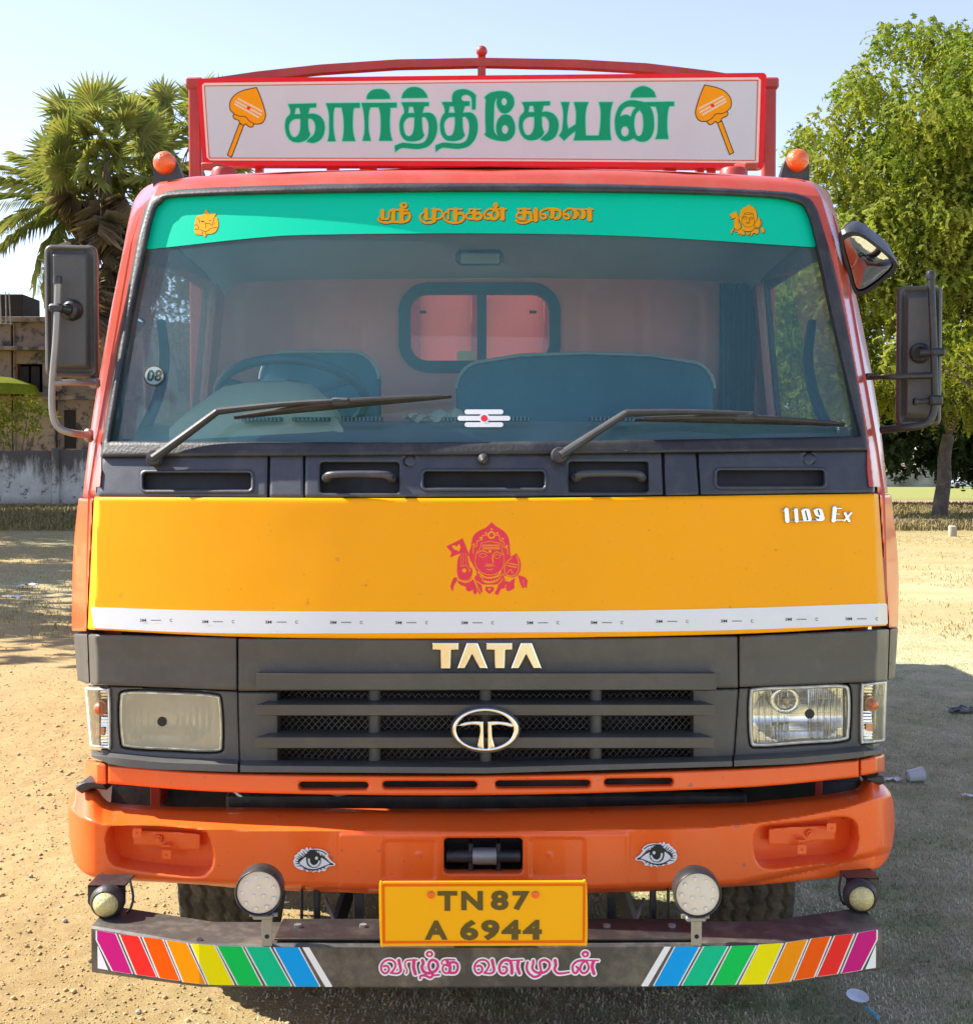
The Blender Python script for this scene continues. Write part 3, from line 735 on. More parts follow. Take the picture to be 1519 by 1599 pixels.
# slats
def slat(x0, x1, ytop, yf, yb, inset, name='slat'):
    """sloping top from the mesh out to a vertical front lip"""
    xs = np.linspace(0, 1, 21); A = [(x0 + inset) + (x1 - x0 - 2 * inset) * t for t in xs]; Bx = [x0 + (x1 - x0) * t for t in xs]; n_ = len(xs); vs, fs = [], []
    for x in A: vs.append(on(x, ytop, F, .045))
    for x in Bx: vs.append(on(x, yf, F, -.035))
    for x in Bx: vs.append(on(x, yb, F, -.032))
    for x in A: vs.append(on(x, yb + 1.5, F, .05))
    for r in range(3):
        for i in range(n_ - 1): fs.append((r * n_ + i, (r + 1) * n_ + i, (r + 1) * n_ + i + 1, r * n_ + i + 1))
    fs += [(0, 3 * n_, 2 * n_, n_), (n_ - 1, 2 * n_ - 1, 3 * n_ - 1, 4 * n_ - 1)]
    return mk(name, [list(map(float, v)) for v in vs], fs, 'plastic_grey', T, True, 30)
slat(400, 1118, 1046, 1052, 1077, 12); slat(398, 1116, 1090, 1101, 1117, 36); slat(398, 1115, 1140, 1152, 1168, 36)
for x in (585, 758, 930):
    a = Vector(on(x, 1076, F, .030)); b_ = Vector(on(x, 1192, F, .030)); MB().tube([a, b_], .0165, 14).build('grille_rib', 'plastic_grey', T)
# expanded metal mesh behind the slats
a = on(426, 1074, F, .06); b_ = on(1090, 1190, F, .06)
mb = MB(); x0, x1, z0, z1 = float(a[0]), float(b_[0]), float(b_[2]), float(a[2]); pit, hh = .0185, .0100; wd = .0012
nx = int((x1 - x0) / pit); nz = int((z1 - z0) / hh)
gv, gf = [], []
for i in range(-nz, nx + nz):
    for sg in (1, -1):
        for k in range(nz):
            j = i + sg * k; xa = x0 + j * pit / 1.0 * .5 * 1 + (0); xb = xa + sg * pit * .5
            xa = x0 + (i * 2 + sg * k) * pit * .5; xb = xa + sg * pit * .5
            if xa < x0 or xb > x1 or xb < x0 or xa > x1: continue
            za = z0 + k * hh; zb = za + hh; yy = .125 + .145 * xa * xa; y2 = .125 + .145 * xb * xb; n0 = len(gv)
            gv += [(xa - wd, yy, za), (xa + wd, yy - .002, za), (xb + wd, y2 - .002, zb), (xb - wd, y2, zb)]; gf.append((n0, n0 + 1, n0 + 2, n0 + 3))
o = mkq('grille_mesh', np.array(gv), np.array(gf), 'steel', T); o['kind'] = 'stuff'
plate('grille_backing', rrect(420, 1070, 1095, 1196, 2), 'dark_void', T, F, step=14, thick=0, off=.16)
# maker's letters and ring badge
def K(t): return poly(t, 560, 980, 3.617)
for t in ('415,85! 565,85! 565,128! 523,130! 519,238! 462,238! 460,130! 415,128!', '610,85! 672,85! 732,236! 681,236! 640,155! 601,236! 554,236!', '720,85! 868,85! 868,128! 829,130! 826,236! 768,236! 765,130! 720,128!', '915,85! 978,85! 1035,234! 985,236! 945,155! 906,236! 857,236!'):
    plate('maker_letter', K(t), 'chrome', T, F, step=.8, thick=.012, bev=(2.2, .004), off=-.014, angle=35)
ring = SUB(ell(758, 1140, 52, 34), ell(757, 1140, 44.5, 28.5))
tsh = U(AND(poly('552,556! 600,535 660,528 705,530! 708,690! 668,672! 684,590 680,556! 640,552 590,560!', 560, 980, 3.617), ell(758, 1140, 50, 33)),
        AND(poly('728,530! 780,528 840,535 882,552! 866,566! 800,553 752,556! 756,620 770,675! 728,692!', 560, 980, 3.617), ell(758, 1140, 50, 33)))
lg = plate('ring_badge', U(ring, tsh), 'chrome', T, F, step=.8, thick=.016, bev=(2.6, .005), off=-.055, angle=35)
plate('badge_rim', SUB(ell(758, 1140, 54, 36), ell(758, 1140, 51, 33)), 'plastic_grey', lg, F, step=1, thick=.05, bev=(1.2, .003), off=-.05)
MB().tube([on(757, 1140, F, -.04), on(757, 1140, F, .1)], .012, 8).build('badge_stem', 'dark_void', lg)

# ---- headlamps and indicators
def lamp(sh, hazy, cx, cy, dot, name):
    rim = plate(name, SUB(GROW(sh, 2), GROW(sh, -4)), 'hazy_reflector' if hazy else 'white_rim', T, FL, step=1.6, thick=.03, bev=(4.5, .010), off=-.004, angle=60)
    rf = 'hazy_reflector' if hazy else 'reflector'
    def bowl(vx, vy, vd):
        r = np.hypot((vx - cx) / 62, (vy - cy) / 42); h = .055 * np.clip(1 - .75 * r ** 2, 0, 1)
        h = h + .006 * np.sin((vx - cx) * .62) * (np.abs(vx - cx) > 16) * (.5 if hazy else 1)
        h = h - .012 * np.clip(1 - np.abs(vy - (cy + 28)) / 14, 0, 1) * (np.abs(vx - cx) < 40)
        return h
    plate('reflector', GROW(sh, -3), rf, rim, FL, step=1.5, thick=0, off=.012, relief=bowl, angle=180)
    if not hazy:
        bx, by = 1226, 1094
        plate('bulb_ring', SUB(ell(bx, by, 24, 21), ell(bx, by, 15, 13)), 'chrome', rim, FL, step=1.2, thick=.01, bev=(4, .006), off=.012, angle=60)
        MB().lathe([(.013, 0), (.013, .01), (.009, .018), (.004, .022), (0, .023)], on(bx, by, FL, .035), (0, -1, 0), 14).build('bulb', 'ink_cream', rim)
        for k, yy in enumerate((1094, 1116, 1140)):
            stp = plate('lens_rib', stroke(f'1178,{yy} 1316,{yy - 4}', .8, sm=False), 'white_rim', rim, FL, step=.8, thick=0, off=.001)
    plate('lens', GROW(sh, -2), 'glass_lamp_hazy' if hazy else 'glass_lamp', rim, FL, step=5, thick=0, off=-.002)
    plate('lens_spot', ell(dot[0], dot[1], 7.6), 'ink_dark', rim, FL, step=1, thick=.001, off=-.004)
    well('lamp_bucket', GROW(sh, 6), .07, 'plastic_grey', rim, FL, off=.004, step=3)
    return rim
lamp(hlL, True, 262, 1120, (253, 1127), 'headlamp')['label'] = 'hazy yellowed headlamp'
lamp(hlR, False, 1246, 1114, (1264, 1115), 'headlamp')['label'] = 'clear headlamp with bright reflector'
def indic(sh, cx, cy, w):
    rim = plate('indicator_lamp', SUB(sh, GROW(sh, -4)), 'white_rim', T, FL, step=1.2, thick=.05, bev=(3, .006), off=-.012, angle=60)
    plate('reflector', GROW(sh, -3), 'reflector', rim, FL, step=1.6, thick=0, off=.012, relief=lambda vx, vy, vd: .0015 * np.sin(vy * 1.3) + .018 * np.exp(-((vy - cy) / 22) ** 2), angle=180)
    MB().lathe([(.019, 0), (.017, .012), (.010, .02), (0, .023)], on(cx, cy, FL, .012), (0, -1, 0), 14).build('bulb', 'amber_lens', rim)
    plate('amber_patch', U(ell(cx, cy, 9, 12), rrect(cx - 8, cy + 30, cx + 6, cy + 42, 3)), 'reflector_amber', rim, FL, step=1.2, thick=0, off=.009)
    plate('lens', GROW(sh, -1), 'glass_lamp', rim, FL, step=4, thick=0, off=-.010)
indic(inL, 157, 1106, 30); indic(inR, 1360, 1100, 30)

# ---- orange valance strip with slots
slots = [stroke(t, 12, sm=False) for t in ('472,1227 569,1227', '603,1226 739,1226', '779,1225 916,1224', '949,1222 1045,1221')]
pv = lambda n, sh, **k: plate(n, sh, 'paint_orange', T, F, step=1.8, thick=.02, bev=(4, .008), off=-.012, angle=60, **k)
pv('valance', SUB(poly('168,1195! 372,1208 757,1211 1143,1201 1341,1187! 1341,1214! 1143,1231 757,1242 372,1238 168,1224!'), *slots))
pv('valance_end', poly('133,1188! 166,1193! 166,1225! 140,1224! 133,1219!')); pv('valance_end', poly('1343,1186! 1381,1179! 1381,1205! 1343,1212!'))

# ---- bumper
_cre = ([108, 125, 160, 200, 290, 400, 757, 1100, 1180, 1250, 1320, 1365, 1395], [1262, 1276, 1288, 1292, 1294, 1297, 1300, 1294, 1286, 1276, 1262, 1248, 1240])
_bak = ([108, 118, 145, 160, 175, 250, 372, 757, 1140, 1200, 1280, 1340, 1352, 1360, 1395], [1238, 1229, 1236, 1252, 1259, 1264, 1266, 1268, 1259, 1255, 1247, 1238, 1226, 1214, 1228])
def YB(px, py):
    x = (px - 757) / FPX * 3.75; y = .12 * x * x
    e = np.clip((150 - px) / 45, 0, 1) + np.clip((px - 1358) / 40, 0, 1); y = y + .20 * (1 - np.sqrt(np.clip(1 - e * e, 0, 1)))
    c = np.interp(px, *_cre); b = np.interp(px, *_bak)
    return y + .13 * np.clip((c - py) / np.maximum(c - b, 4), 0, 1.3)
bump_out = poly('117,1229! 145,1237 158,1252 175,1259 250,1264 372,1266 757,1268 1140,1259 1200,1255 1280,1247 1335,1238 1350,1228 1352,1214! 1366,1217! 1386,1232 1395,1255 1397,1290 1392,1325 1380,1348 1360,1359 1300,1371 1150,1385 1000,1393 757,1397 600,1396 400,1389 300,1381 170,1374! 145,1370 125,1358 113,1335 107,1290 107,1250')
fogL = poly('180,1290 250,1290 312,1297 326,1308 332,1340 325,1360 300,1368 200,1357 172,1345 165,1318 167,1300')
fogR = poly('1195,1290 1260,1283 1310,1276 1334,1283 1340,1305 1336,1330 1318,1345 1250,1352 1200,1356 1182,1345 1177,1320 1180,1300')
tow = rrect(693, 1309, 816, 1364, 6)
embL, embR = rrect(598, 1313, 680, 1374, 6), rrect(828, 1309, 913, 1371, 6)
def brel(vx, vy, vd):
    h = np.zeros(len(vx))
    for f_ in (embL, embR): h += .007 * np.clip(-f_(vx[None], vy[None])[0] / 4 + .5, 0, 1)
    f2 = rrect(530, 1302, 980, 1420, 4)(vx[None], vy[None])[0]; h -= .004 * np.clip(-f2 / 5 + .5, 0, 1)
    for c_ in (653, 858): h -= .004 * np.clip(1 - np.hypot(vx - c_, vy - 1335) / 6, 0, 1)
    h += .030 * (1 - np.sqrt(np.clip(1 - np.clip((vy - (np.interp(vx, [107, 150, 300, 757, 1150, 1392], [1366, 1374, 1382, 1397, 1385, 1330]) - 10)) / 10, 0, 1) ** 2, 0, 1)))
    return h
plate('bumper', SUB(bump_out, fogL, fogR, tow), 'paint_orange', T, None, YB, step=2.3, thick=.035, bev=(5, .006), relief=brel, angle=50)
for s_, xb0, xb1, zc in ((-1, 109, 120, 0), (1, 1392, 1398, 0)):   # bumper returns along the sides
    p0 = P(107 if s_ < 0 else 1397, 1292, .27); m_ = MB(); pr = []
    top = P(109 if s_ < 0 else 1395, 1243, .38); bt_ = P(115 if s_ < 0 else 1390, 1345, .38)
    x_ = float(p0[0]); zt_, zb_ = float(top[2]), float(bt_[2])
    for y_, ins in ((.37, 0), (.6, .0), (.75, -.02)):
        pr += [(x_ * (1) - s_ * .012 + s_ * ins, y_, zt_), (x_ + s_ * ins, y_, (zt_ + zb_) / 2 + .06), (x_ + s_ * ins, y_, (zt_ + zb_) / 2 - .06), (x_ - s_ * .02 + s_ * ins, y_, zb_)]
    f3 = []
    for r in range(2):
        for k in range(3):
            q = (r * 4 + k, r * 4 + k + 1, (r + 1) * 4 + k + 1, (r + 1) * 4 + k); f3.append(q if s_ < 0 else q[::-1])
    mk('bumper_return', pr, f3, 'paint_orange', T)
def YBf(px, py): return YB(px, np.interp(px, *_cre) + 5)
for i, f_ in enumerate((fogL, fogR)):
    w_ = well('fog_lamp_recess', f_, .085, 'paint_orange', T, None, YBf, off=.008, step=2.5)
    sg = 1 if i == 0 else -1; cx_ = 250 if i == 0 else 1262; dy_ = 0 if i == 0 else -8
    X_ = lambda u: cx_ + sg * u
    bk = SUB(poly([(X_(-45), 1297 + dy_, 1), (X_(30), 1300 + dy_, 1), (X_(62), 1303 + dy_, 1), (X_(62), 1328 + dy_, 1), (X_(20), 1328 + dy_, 1), (X_(-5), 1322 + dy_, 1), (X_(-42), 1320 + dy_, 1)]), ell(X_(-2), 1310 + dy_, 4.5))
    plate('lamp_bracket', bk, 'paint_orange', w_, None, YBf, step=2, thick=.006, off=.062, bev=(2, .002))
    MB().lathe([(.011, 0), (.011, .006), (.006, .006), (.006, .016), (0, .016)], P(X_(-2), 1310 + dy_, float(YBf(np.array(X_(-2)), 0)) + .058), (0, -1, 0), 10).build('bolt', 'paint_orange', w_)
    for (u, v_) in ((-36, 1301), (10, 1335)):
        plate('bracket_tab', SUB(rrect(X_(u) - 7, v_ - 7 + dy_, X_(u) + 7, v_ + 7 + dy_, 1), ell(X_(u), v_ + dy_, 2)), 'paint_orange', w_, None, YBf, step=1.5, thick=.003, off=.03)
    pa = P(X_(10), 1325 + dy_, float(YBf(np.array(X_(10)), 0)) + .03); MB().box((pa[0], pa[1] + .03, pa[2] + .006), (.02, .06, .004)).build('bracket_arm', 'paint_orange', w_)
tw = well('tow_opening', tow, .13, 'black_metal', T, None, YBf, off=.004, step=3)
a = P(697, 1337, .03); b_ = P(812, 1337, .03)
MB().tube([a, b_], .017, 16).build('tow_pin', 'black_metal', tw)
for x in (735, 778):
    c_ = P(x, 1337, .05); MB().box(c_, (.012, .06, .085), None, .003).build('tow_lug', 'black_metal', tw)
MB().tube([P(738, 1337, .028), P(775, 1337, .028)], .023, 16).build('tow_sleeve', 'steel', tw)
# dark rubber corner pieces between bumper and valance
for i, pl in enumerate((('118,1232 124,1224 140,1220 162,1224! 168,1234! 145,1232 128,1240!'), ('1352,1214! 1378,1212 1383,1222! 1372,1226 1352,1220!'))):
    plate('corner_rubber', poly(pl), 'rubber', T, None, lambda px, py: np.zeros(np.shape(px)) + .24, step=1.5, thick=.25, bev=(3, .01))
# painted eyes
def ey(t, w, **k): return stroke(t, w, 450, 1315, 18.99, **k)
eye_out = poly('530,170 570,170 600,230 660,165 700,210 850,205 1000,230 1120,290 1190,370 1190,410! 1160,410 1250,530 1330,600 1390,640 1390,690 1330,715 1210,730 1130,790 1120,840 1060,870 960,860 930,910 880,880 800,880 740,915 700,870 560,880 500,830 390,830 260,770 190,700 150,590 160,540 195,480 190,410 270,360 290,310 350,290 380,230 440,210 490,240', 450, 1315, 18.99)
eye_dark = U(SUB(poly('310,640 290,560 330,500 440,440 560,330 620,270 760,250 880,330 960,400 1100,470 1230,600 1330,650 1330,690 1200,690 1100,740 930,810 760,850 600,840 450,770 380,710 340,660', 450, 1315, 18.99),
                 poly('335,635 400,540 530,450 545,560 590,670 680,740 760,750 860,720 940,650 970,560 965,465! 1090,530 1240,650! 1080,710 900,780 760,810 620,800 470,740', 450, 1315, 18.99),
                 ey('610,520 620,610 680,690 760,720 850,690 905,620 920,580', 62), ell(838, 485, 46, 50, 450, 1315, 18.99)),
             ey('560,620 600,700 680,750 760,758 850,740 930,670 968,580', 22), ey('545,440 545,560 580,680', 24),
             ey('620,262 760,245 900,258 1030,300 1130,370', 30), *[ey(t, 34, w2=10, sm=False) for t in ('600,330 510,240', '690,320 655,220', '500,370 430,260', '450,400 380,320', '400,440 300,370', '370,480 270,420', '340,530 220,470', '320,590 200,570', '320,640 210,650', '390,710 250,720', '520,810 430,800', '640,840 600,870', '740,850 720,880', '860,840 890,870', '960,810 1010,840', '1060,770 1100,800', '780,330 720,260', '870,350 830,270', '930,390 900,300', '1010,420 980,340', '1070,450 1040,390')])
for nm, tr in (('eye_sticker', lambda q: q), ('eye_sticker', lambda q: MIRX(q, 757.6, -8.5))):
    e_ = plate(nm, tr(eye_out), 'ink_white', T, None, YBf, step=.8, thick=.0004, off=-.0052)
    plate('eye_drawing', tr(SUB(eye_dark, ell(1e5, 1e5, 1))), 'ink_dark', e_, None, YBf, step=.45, thick=0, off=-.0062)

# ---- black under-run bar with striped ends
def yBar(px): return -.20 + .12 * np.clip((312 - px) / 169, 0, 1) + .12 * np.clip((px - 1213) / 163, 0, 1)
stn = [143, 312, 757, 1213, 1376]; tp = [1447, 1475, 1477, 1474, 1450]; bo = [1520, 1543, 1544, 1542, 1515]
sec = []; DEP = .17
_BX = [float(P(x_, 1500, -.08 if x_ in (143, 1376) else -.2)[0]) for x_ in (143, 312, 1213, 1376)]
def FBAR(x, z): return np.interp(x, _BX, [-.08, -.2, -.2, -.08])
_bx5 = [_BX[0], _BX[1], 0.0, _BX[2], _BX[3]]
for x, t_, b2 in zip(stn, tp, bo):
    y_ = float(yBar(np.array(float(x)))); A = P(x, t_, y_); B_ = P(x, b2, y_); A[0] = B_[0] = _bx5[len(sec)]
    r = .006
    sec.append([(A[0], y_ + r, A[2]), (A[0], y_, A[2] - r), (A[0], y_, B_[2] + r), (A[0], y_ + r, B_[2]), (A[0], y_ + DEP, B_[2]), (A[0], y_ + DEP, A[2])])
vs = [v for s_ in sec for v in s_]; fs = []
for i in range(4):
    for k in range(6):
        k2 = (k + 1) % 6; fs.append((i * 6 + k, i * 6 + k2, (i + 1) * 6 + k2, (i + 1) * 6 + k))
fs += [tuple(range(6))[::-1], tuple(24 + k for k in range(6))]
bar = mk('underrun_bar', vs, fs, 'bar_black', T, True, 35); bar['label'] = 'black steel bar with rainbow striped ends below the bumper'
YBar = lambda px, py: yBar(px)
def Zs(t): return poly(t, 90, 1200, 3.038)
Ls = [('stripe_magenta', '187,769! 272,785! 352,977! 262,962! 187,815!'), ('ink_white', '189,838! 240,958! 190,950!'), ('stripe_red', '295,788! 382,798! 468,993! 375,979!'), ('stripe_vermilion', '405,800! 495,812! 578,1010! 485,995!'),
      ('stripe_orange', '515,815! 610,830! 702,1027! 598,1015!'), ('stripe_yellow', '633,833! 740,840! 835,1030! 720,1028!'), ('stripe_green', '758,843! 872,847! 968,1032! 858,1030!'), ('stripe_teal', '893,848! 1003,848! 1108,1035! 995,1033!'),
      ('stripe_blue', '1028,850! 1140,850! 1242,1037! 1130,1036!'), ('ink_white', '1160,850! 1193,850! 1305,1038! 1270,1038!')]
for mir in (False, True):
    for m_, t in Ls:
        q = Zs(t); q = MIRX(q, 759.9, -1) if mir else q
        wide = U(q, MOVE(q, 2.2), MOVE(q, -2.2)) if m_ != 'ink_white' else None
        if wide: plate('stripe_edge', wide, 'ink_white', bar, FBAR, None, step=1.2, thick=0, off=-.0008)
        plate('stripe', q, m_, bar, FBAR, None, step=1.2, thick=0, off=-.0014)
def g1(t, w, **k): return stroke(t, w, 585, 1475, 8.44, **k)
def g2(t, w, **k): return stroke(t, w, 760, 1475, 8.44, **k)
def va(g, dx): return [g(' '.join(f'{float(a) + dx},{b}' for a, b in (p.split(',') for p in s_.split())), w, w2=w2) for s_, w, w2 in (
    ('120,292 155,285 185,312 180,358 135,385 95,355 85,290 125,228 190,205 250,225 275,280 245,345 212,380', 30, 26), ('212,380 300,385 342,350 332,280 318,212', 22, 44))]
bl = U(*va(g1, 0), *va(g1, 1230), g1('415,385 428,350 402,290 405,235 440,212 560,207', 20), g1('518,215 512,300 535,388', 46), SUB(ell(722, 130, 50, 42, 585, 1475, 8.44), ell(722, 132, 20, 18, 585, 1475, 8.44)),
       g1('628,212 640,250 622,300 645,360 700,382 790,358 832,300 818,235 765,208 722,235 710,300 740,370 765,405 730,440 660,412 605,420 598,450', 42, w2=30), g1('760,412 848,405', 24),
       g1('885,262 890,222 940,202 1055,205', 20), g1('950,215 992,290 988,360', 42), g1('980,292 920,272 895,320 910,370 960,382 990,350', 26), g1('950,270 1020,238 1080,252 1095,310 1070,368 1020,380 980,375', 34),
       g2('210,300 250,302 265,345 230,385 180,370 165,300 200,232 260,207 310,232 328,300 330,382', 28, w2=44), g2('320,215 475,207', 20), g2('415,220 405,300 430,384', 42),
       g2('538,238 525,310 550,378 620,430 688,412 715,370 705,300 702,232 760,207 820,240 825,300 790,350 735,376 650,370 600,320 612,250 612,215', 32),
       g2('900,213 908,280 893,330 930,380 1000,384 1085,370', 44, w2=24), SUB(ell(1298, 130, 50, 44, 760, 1475, 8.44), ell(1298, 134, 18, 16, 760, 1475, 8.44)),
       g2('1180,295 1205,325 1182,375 1142,370 1130,292 1180,232 1270,212 1320,242 1342,310 1312,368 1262,380 1230,330 1250,262 1290,225', 30), g2('1270,212 1470,216', 20), g2('1405,225 1388,300 1412,388', 44))
ls = plate('lettering_outline', GROW(bl, 2.3), 'ink_white', bar, FBAR, None, step=.7, thick=0, off=-.0012)
plate('lettering', bl, 'ink_magenta', bar, FBAR, None, step=.5, thick=0, off=-.0018)
# bar mounting: brackets and plates
for sg in (-1, 1):
    cx_ = 757
    for (u0, v0, u1, v1, w_, dy0) in ((-262, 1392, -262, 1452, 9, .02), (-205, 1392, -188, 1452, 16, .04), (-285, 1395, -287, 1450, 3, .0)):
        a = Vector(P(cx_ - sg * u0 * -1, v0, .10 + dy0)); b_ = Vector(P(cx_ - sg * u1 * -1, v1, .0 + dy0))
        MB().box((a + b_) / 2, (w_ / FPX * 3.8, .03, (a - b_).length), None, .003).build('bar_bracket', 'black_metal', T)
    a = Vector(P(cx_ - sg * 248, 1404, .10)); b_ = Vector(P(cx_ - sg * 232, 1450, -.02)); MB().tube([a, b_], .005, 6).build('bar_gusset', 'steel', T)
    c_ = P(cx_ - sg * 232, 1461, -.12); MB().box((c_[0], -.11, c_[2] + .012), (.30, .15, .006), None, .001).build('mount_plate', 'black_metal', bar)
    for u in (-190, -232 - 60):
        c_ = P(cx_ + sg * u, 1452, -.10); MB().lathe([(.016, 0), (.016, .003), (.010, .003), (.010, .014), (0, .014)], (c_[0], -.10, c_[2]), (0, 0, 1), 6).build('bolt', 'steel', bar)
for x, y_ in ((312, 1470), (1205, 1472)):
    c_ = P(x, y_, -.17); MB().lathe([(.008, 0), (.008, .006), (0, .006)], c_, (0, -.3, 1), 8).build('bolt', 'dark_void', bar)

# ---- number plate
NPm = lambda t: t
npl = plate('number_plate', poly('598,1378 600,1377! 908,1376! 916,1382 917,1470 911,1477! 600,1478! 594,1472 592,1384'), 'plate_yellow', T, None, -.225, step=2, thick=.004, bev=(3, .002))
plate('plate_border', SUB(poly('596,1381! 914,1380! 913,1473! 597,1474!'), poly('600.5,1385! 910,1384! 909.5,1469! 601.5,1470!')), 'plate_orange', npl, None, -.225, step=1.5, thick=0, off=-.0008)
for tx, bx in (('T', (683, 1392, 714, 1423)), ('N', (720, 1392, 754, 1422)), ('8', (766, 1391, 794, 1422)), ('7', (800, 1392, 827, 1422)), ('A', (663, 1438, 699, 1468)), ('6', (718, 1437, 747, 1469)), ('9', (751, 1437, 780, 1469)), ('4', (783, 1437, 813, 1468)), ('4', (816, 1437, 846, 1468))):
    vs_, fs_ = put_text(textshape(tx, 1, .045), bx, None, -.225, off=-.0012); mk('plate_character', vs_, fs_, 'ink_olive', npl, False)
for x in (673, 836):
    MB().lathe([(.0095, 0), (.0085, .004), (.004, .006), (0, .006)], P(x, 1398, -.226), (0, -1, 0), 12).build('plate_bolt', 'paint_orange', npl)
MB().box(P(757, 1430, -.205), (.2, .03, .12)).build('plate_bracket', 'black_metal', npl)

# ---- round LED lamps on the bar
for sg, (lx, ly) in ((-1, (404, 1394)), (1, (1089, 1397))):
    c_ = Vector(P(lx, ly, -.235)); ax = Vector((sg * -.02, -1, -.05)).normalized(); R = .0595
    bd = MB().lathe([(0, -.07), (R * .7, -.07), (R * .98, -.05), (R, -.02), (R, .004), (R * .97, .008), (R * .93, .006), (R * .93, 0)], c_, ax, 40).build('led_lamp', 'black_metal', T)
    MB().lathe([(0, .004), (R * .6, .004), (R * .9, .001), (R * .93, -.003)], c_, ax, 40).build('lens', 'led_glass', bd)
    a_ = ax.orthogonal().normalized(); a_ = Vector((1, 0, 0)); u_ = Vector((0, 0, 1))
    for k in range(9):
        w = 2 * pi * k / 9 + .35; q = c_ + (a_ * cos(w) + u_ * sin(w)) * R * .68 + ax * .004
        MB().lathe([(.0055, 0), (.0045, .003), (0, .0045)], q, ax, 10).build('led', 'led', bd)
    for k in range(3):
        w = 2 * pi * k / 3 + pi / 2; q = c_ + (a_ * cos(w) + u_ * sin(w)) * R * .25 + ax * .004
        MB().lathe([(.0055, 0), (.0045, .003), (0, .0045)], q, ax, 10).build('led', 'led', bd)
    q = MB(); bx_ = c_.x + (.008 if sg < 0 else -.002)
    zb = float(P(lx, 1471, -.15)[2]); q.box((bx_ + .006, -.196, (c_.z - R + zb) / 2 - .004), (.026, .005, (c_.z - R - zb) + .014), None, .001)
    q.box((bx_, -.215, c_.z - R - .006), (.05, .03, .012), None, .003); q.build('lamp_bracket', 'steel', bd)
    MB().lathe([(.006, 0), (0, .002)], (bx_ + .006, -.199, zb + .03), (0, -1, 0), 10).build('bolt', 'dark_void', bd)
    q = MB()
    for s2 in (-1, 1): q.tube([(bx_ + s2 * .02, -.21, c_.z - R - .004), (bx_ + s2 * .035, -.21, c_.z - R - .004)], .006, 8)
    q.build('clamp_screw', 'steel', bd)

# ---- small corner lamps under the bumper ends
def cornerlamp(xa, xb, yt, yb_, lx, ly, dep, sg):
    a = P(xa, yt, dep); b_ = P(xb, yb_, dep); q = MB(); cx_, w_ = (a[0] + b_[0]) / 2, abs(b_[0] - a[0]); z0, z1 = b_[2], a[2]
    pts = [(cx_ - w_ / 2, dep, z1), (cx_ + w_ / 2, dep, z1), (cx_ + w_ / 2, dep, z0 + .03), (cx_ + w_ * .36, dep, z0), (cx_ - w_ * .3, dep, z0), (cx_ - w_ / 2, dep, z0 + .03)]
    q.slab(pts, (0, .004, 0)); q.box((cx_, dep + .05, z1), (w_, .10, .005)); br = q.build('corner_bracket', 'black_metal', T)
    c_ = Vector(P(lx, ly, dep - .03)); ax = Vector((0, -1, -.12)).normalized()
    MB().lathe([(.042, -.03), (.046, -.012), (.044, 0), (.037, .008), (.034, .006)], c_, ax, 28).build('lamp_ring', 'rubber', br)
    MB().lathe([(.034, .0), (.033, .012), (.028, .022), (.019, .030), (.009, .034), (0, .035)], c_, ax, 24).build('lens', 'yellow_lens', br)
    q = MB(); q.tube([(cx_ + sg * -w_ * .55, dep + .03, z1 + .005), (cx_ - sg * w_ * .68, dep + .01, z1 - .03), (cx_ - sg * w_ * .64, dep, z1 - .06), (cx_ - sg * w_ * .5, dep + .01, z1 - .075)], .0035, 6, smooth=4); q.build('cable', 'rubber', br)
    return br
cornerlamp(137, 196, 1384, 1428, 166, 1411, .02, -1); cornerlamp(1321, 1372, 1372, 1420, 1344, 1402, .08, 1)

# ---- roof marker lamps
for (x0, x1, lx, ly, dep) in ((239, 290, 257, 254, .72), (1217, 1264, 1245, 250, .76)):
    a = P(x0, 290, dep); b_ = P(x1, 237, dep); s_ = -1 if x0 < 700 else 1
    pr = [(x0, 292), (x0, 252), (x0 + 6 if s_ < 0 else x0 + 18, 240), (lx - 2, 236), (lx + 12 if s_ < 0 else x1 - 4, 240), (x1 - 12 if s_ < 0 else x1, 256), (x1, 292)]
    if s_ > 0: pr = [(1214, 292), (1224, 256), (1233, 240), (1246, 235), (1259, 240), (1263, 254), (1264, 292)]
    mnt = MB().slab([V(x, y, dep) for x, y in pr][::-1], (0, .045, 0)).build('lamp_mount', 'black_metal', T)
    MB().lathe([(.036, -.004), (.035, .008), (.031, .020), (.022, .030), (.010, .035), (0, .036)], V(lx, ly, dep - .002), (0, -1, 0), 26).build('marker_lens', 'amber_lens', mnt)

# ---- cab sides, roof, rear wall, floor
def xs_(z): return np.interp(z, [.85, 1.25, 1.63, 1.78, 2.4, 2.5, 2.56, 2.6], [1.17, 1.185, 1.18, 1.165, 1.105, 1.09, 1.06, 1.02])
def yfr(z): return np.interp(z, [.85, 1.26, 1.28, 1.63, 1.78, 2.4, 2.55], [.62, .62, .42, .44, .47, .66, .74])
BACK = 1.95
side = poly(np.array([(yfr(z) * 1000, -z * 1000) for z in (.92, 1.26, 1.28, 1.4, 1.63, 1.78, 2.0, 2.2, 2.4, 2.52)] + [(1000, -2570), (BACK * 1000, -2560), (BACK * 1000, -920), (1450, -920), (1400, -1050), (1250, -1130), (950, -1130), (780, -1050), (720, -920)]).tolist(), raw=True)
win = poly('545,-1800! 600,-2050 690,-2330 720,-2420 780,-2470 1000,-2480 1640,-2480 1740,-2440 1760,-2360 1760,-1900 1700,-1800 1200,-1790 620,-1775')
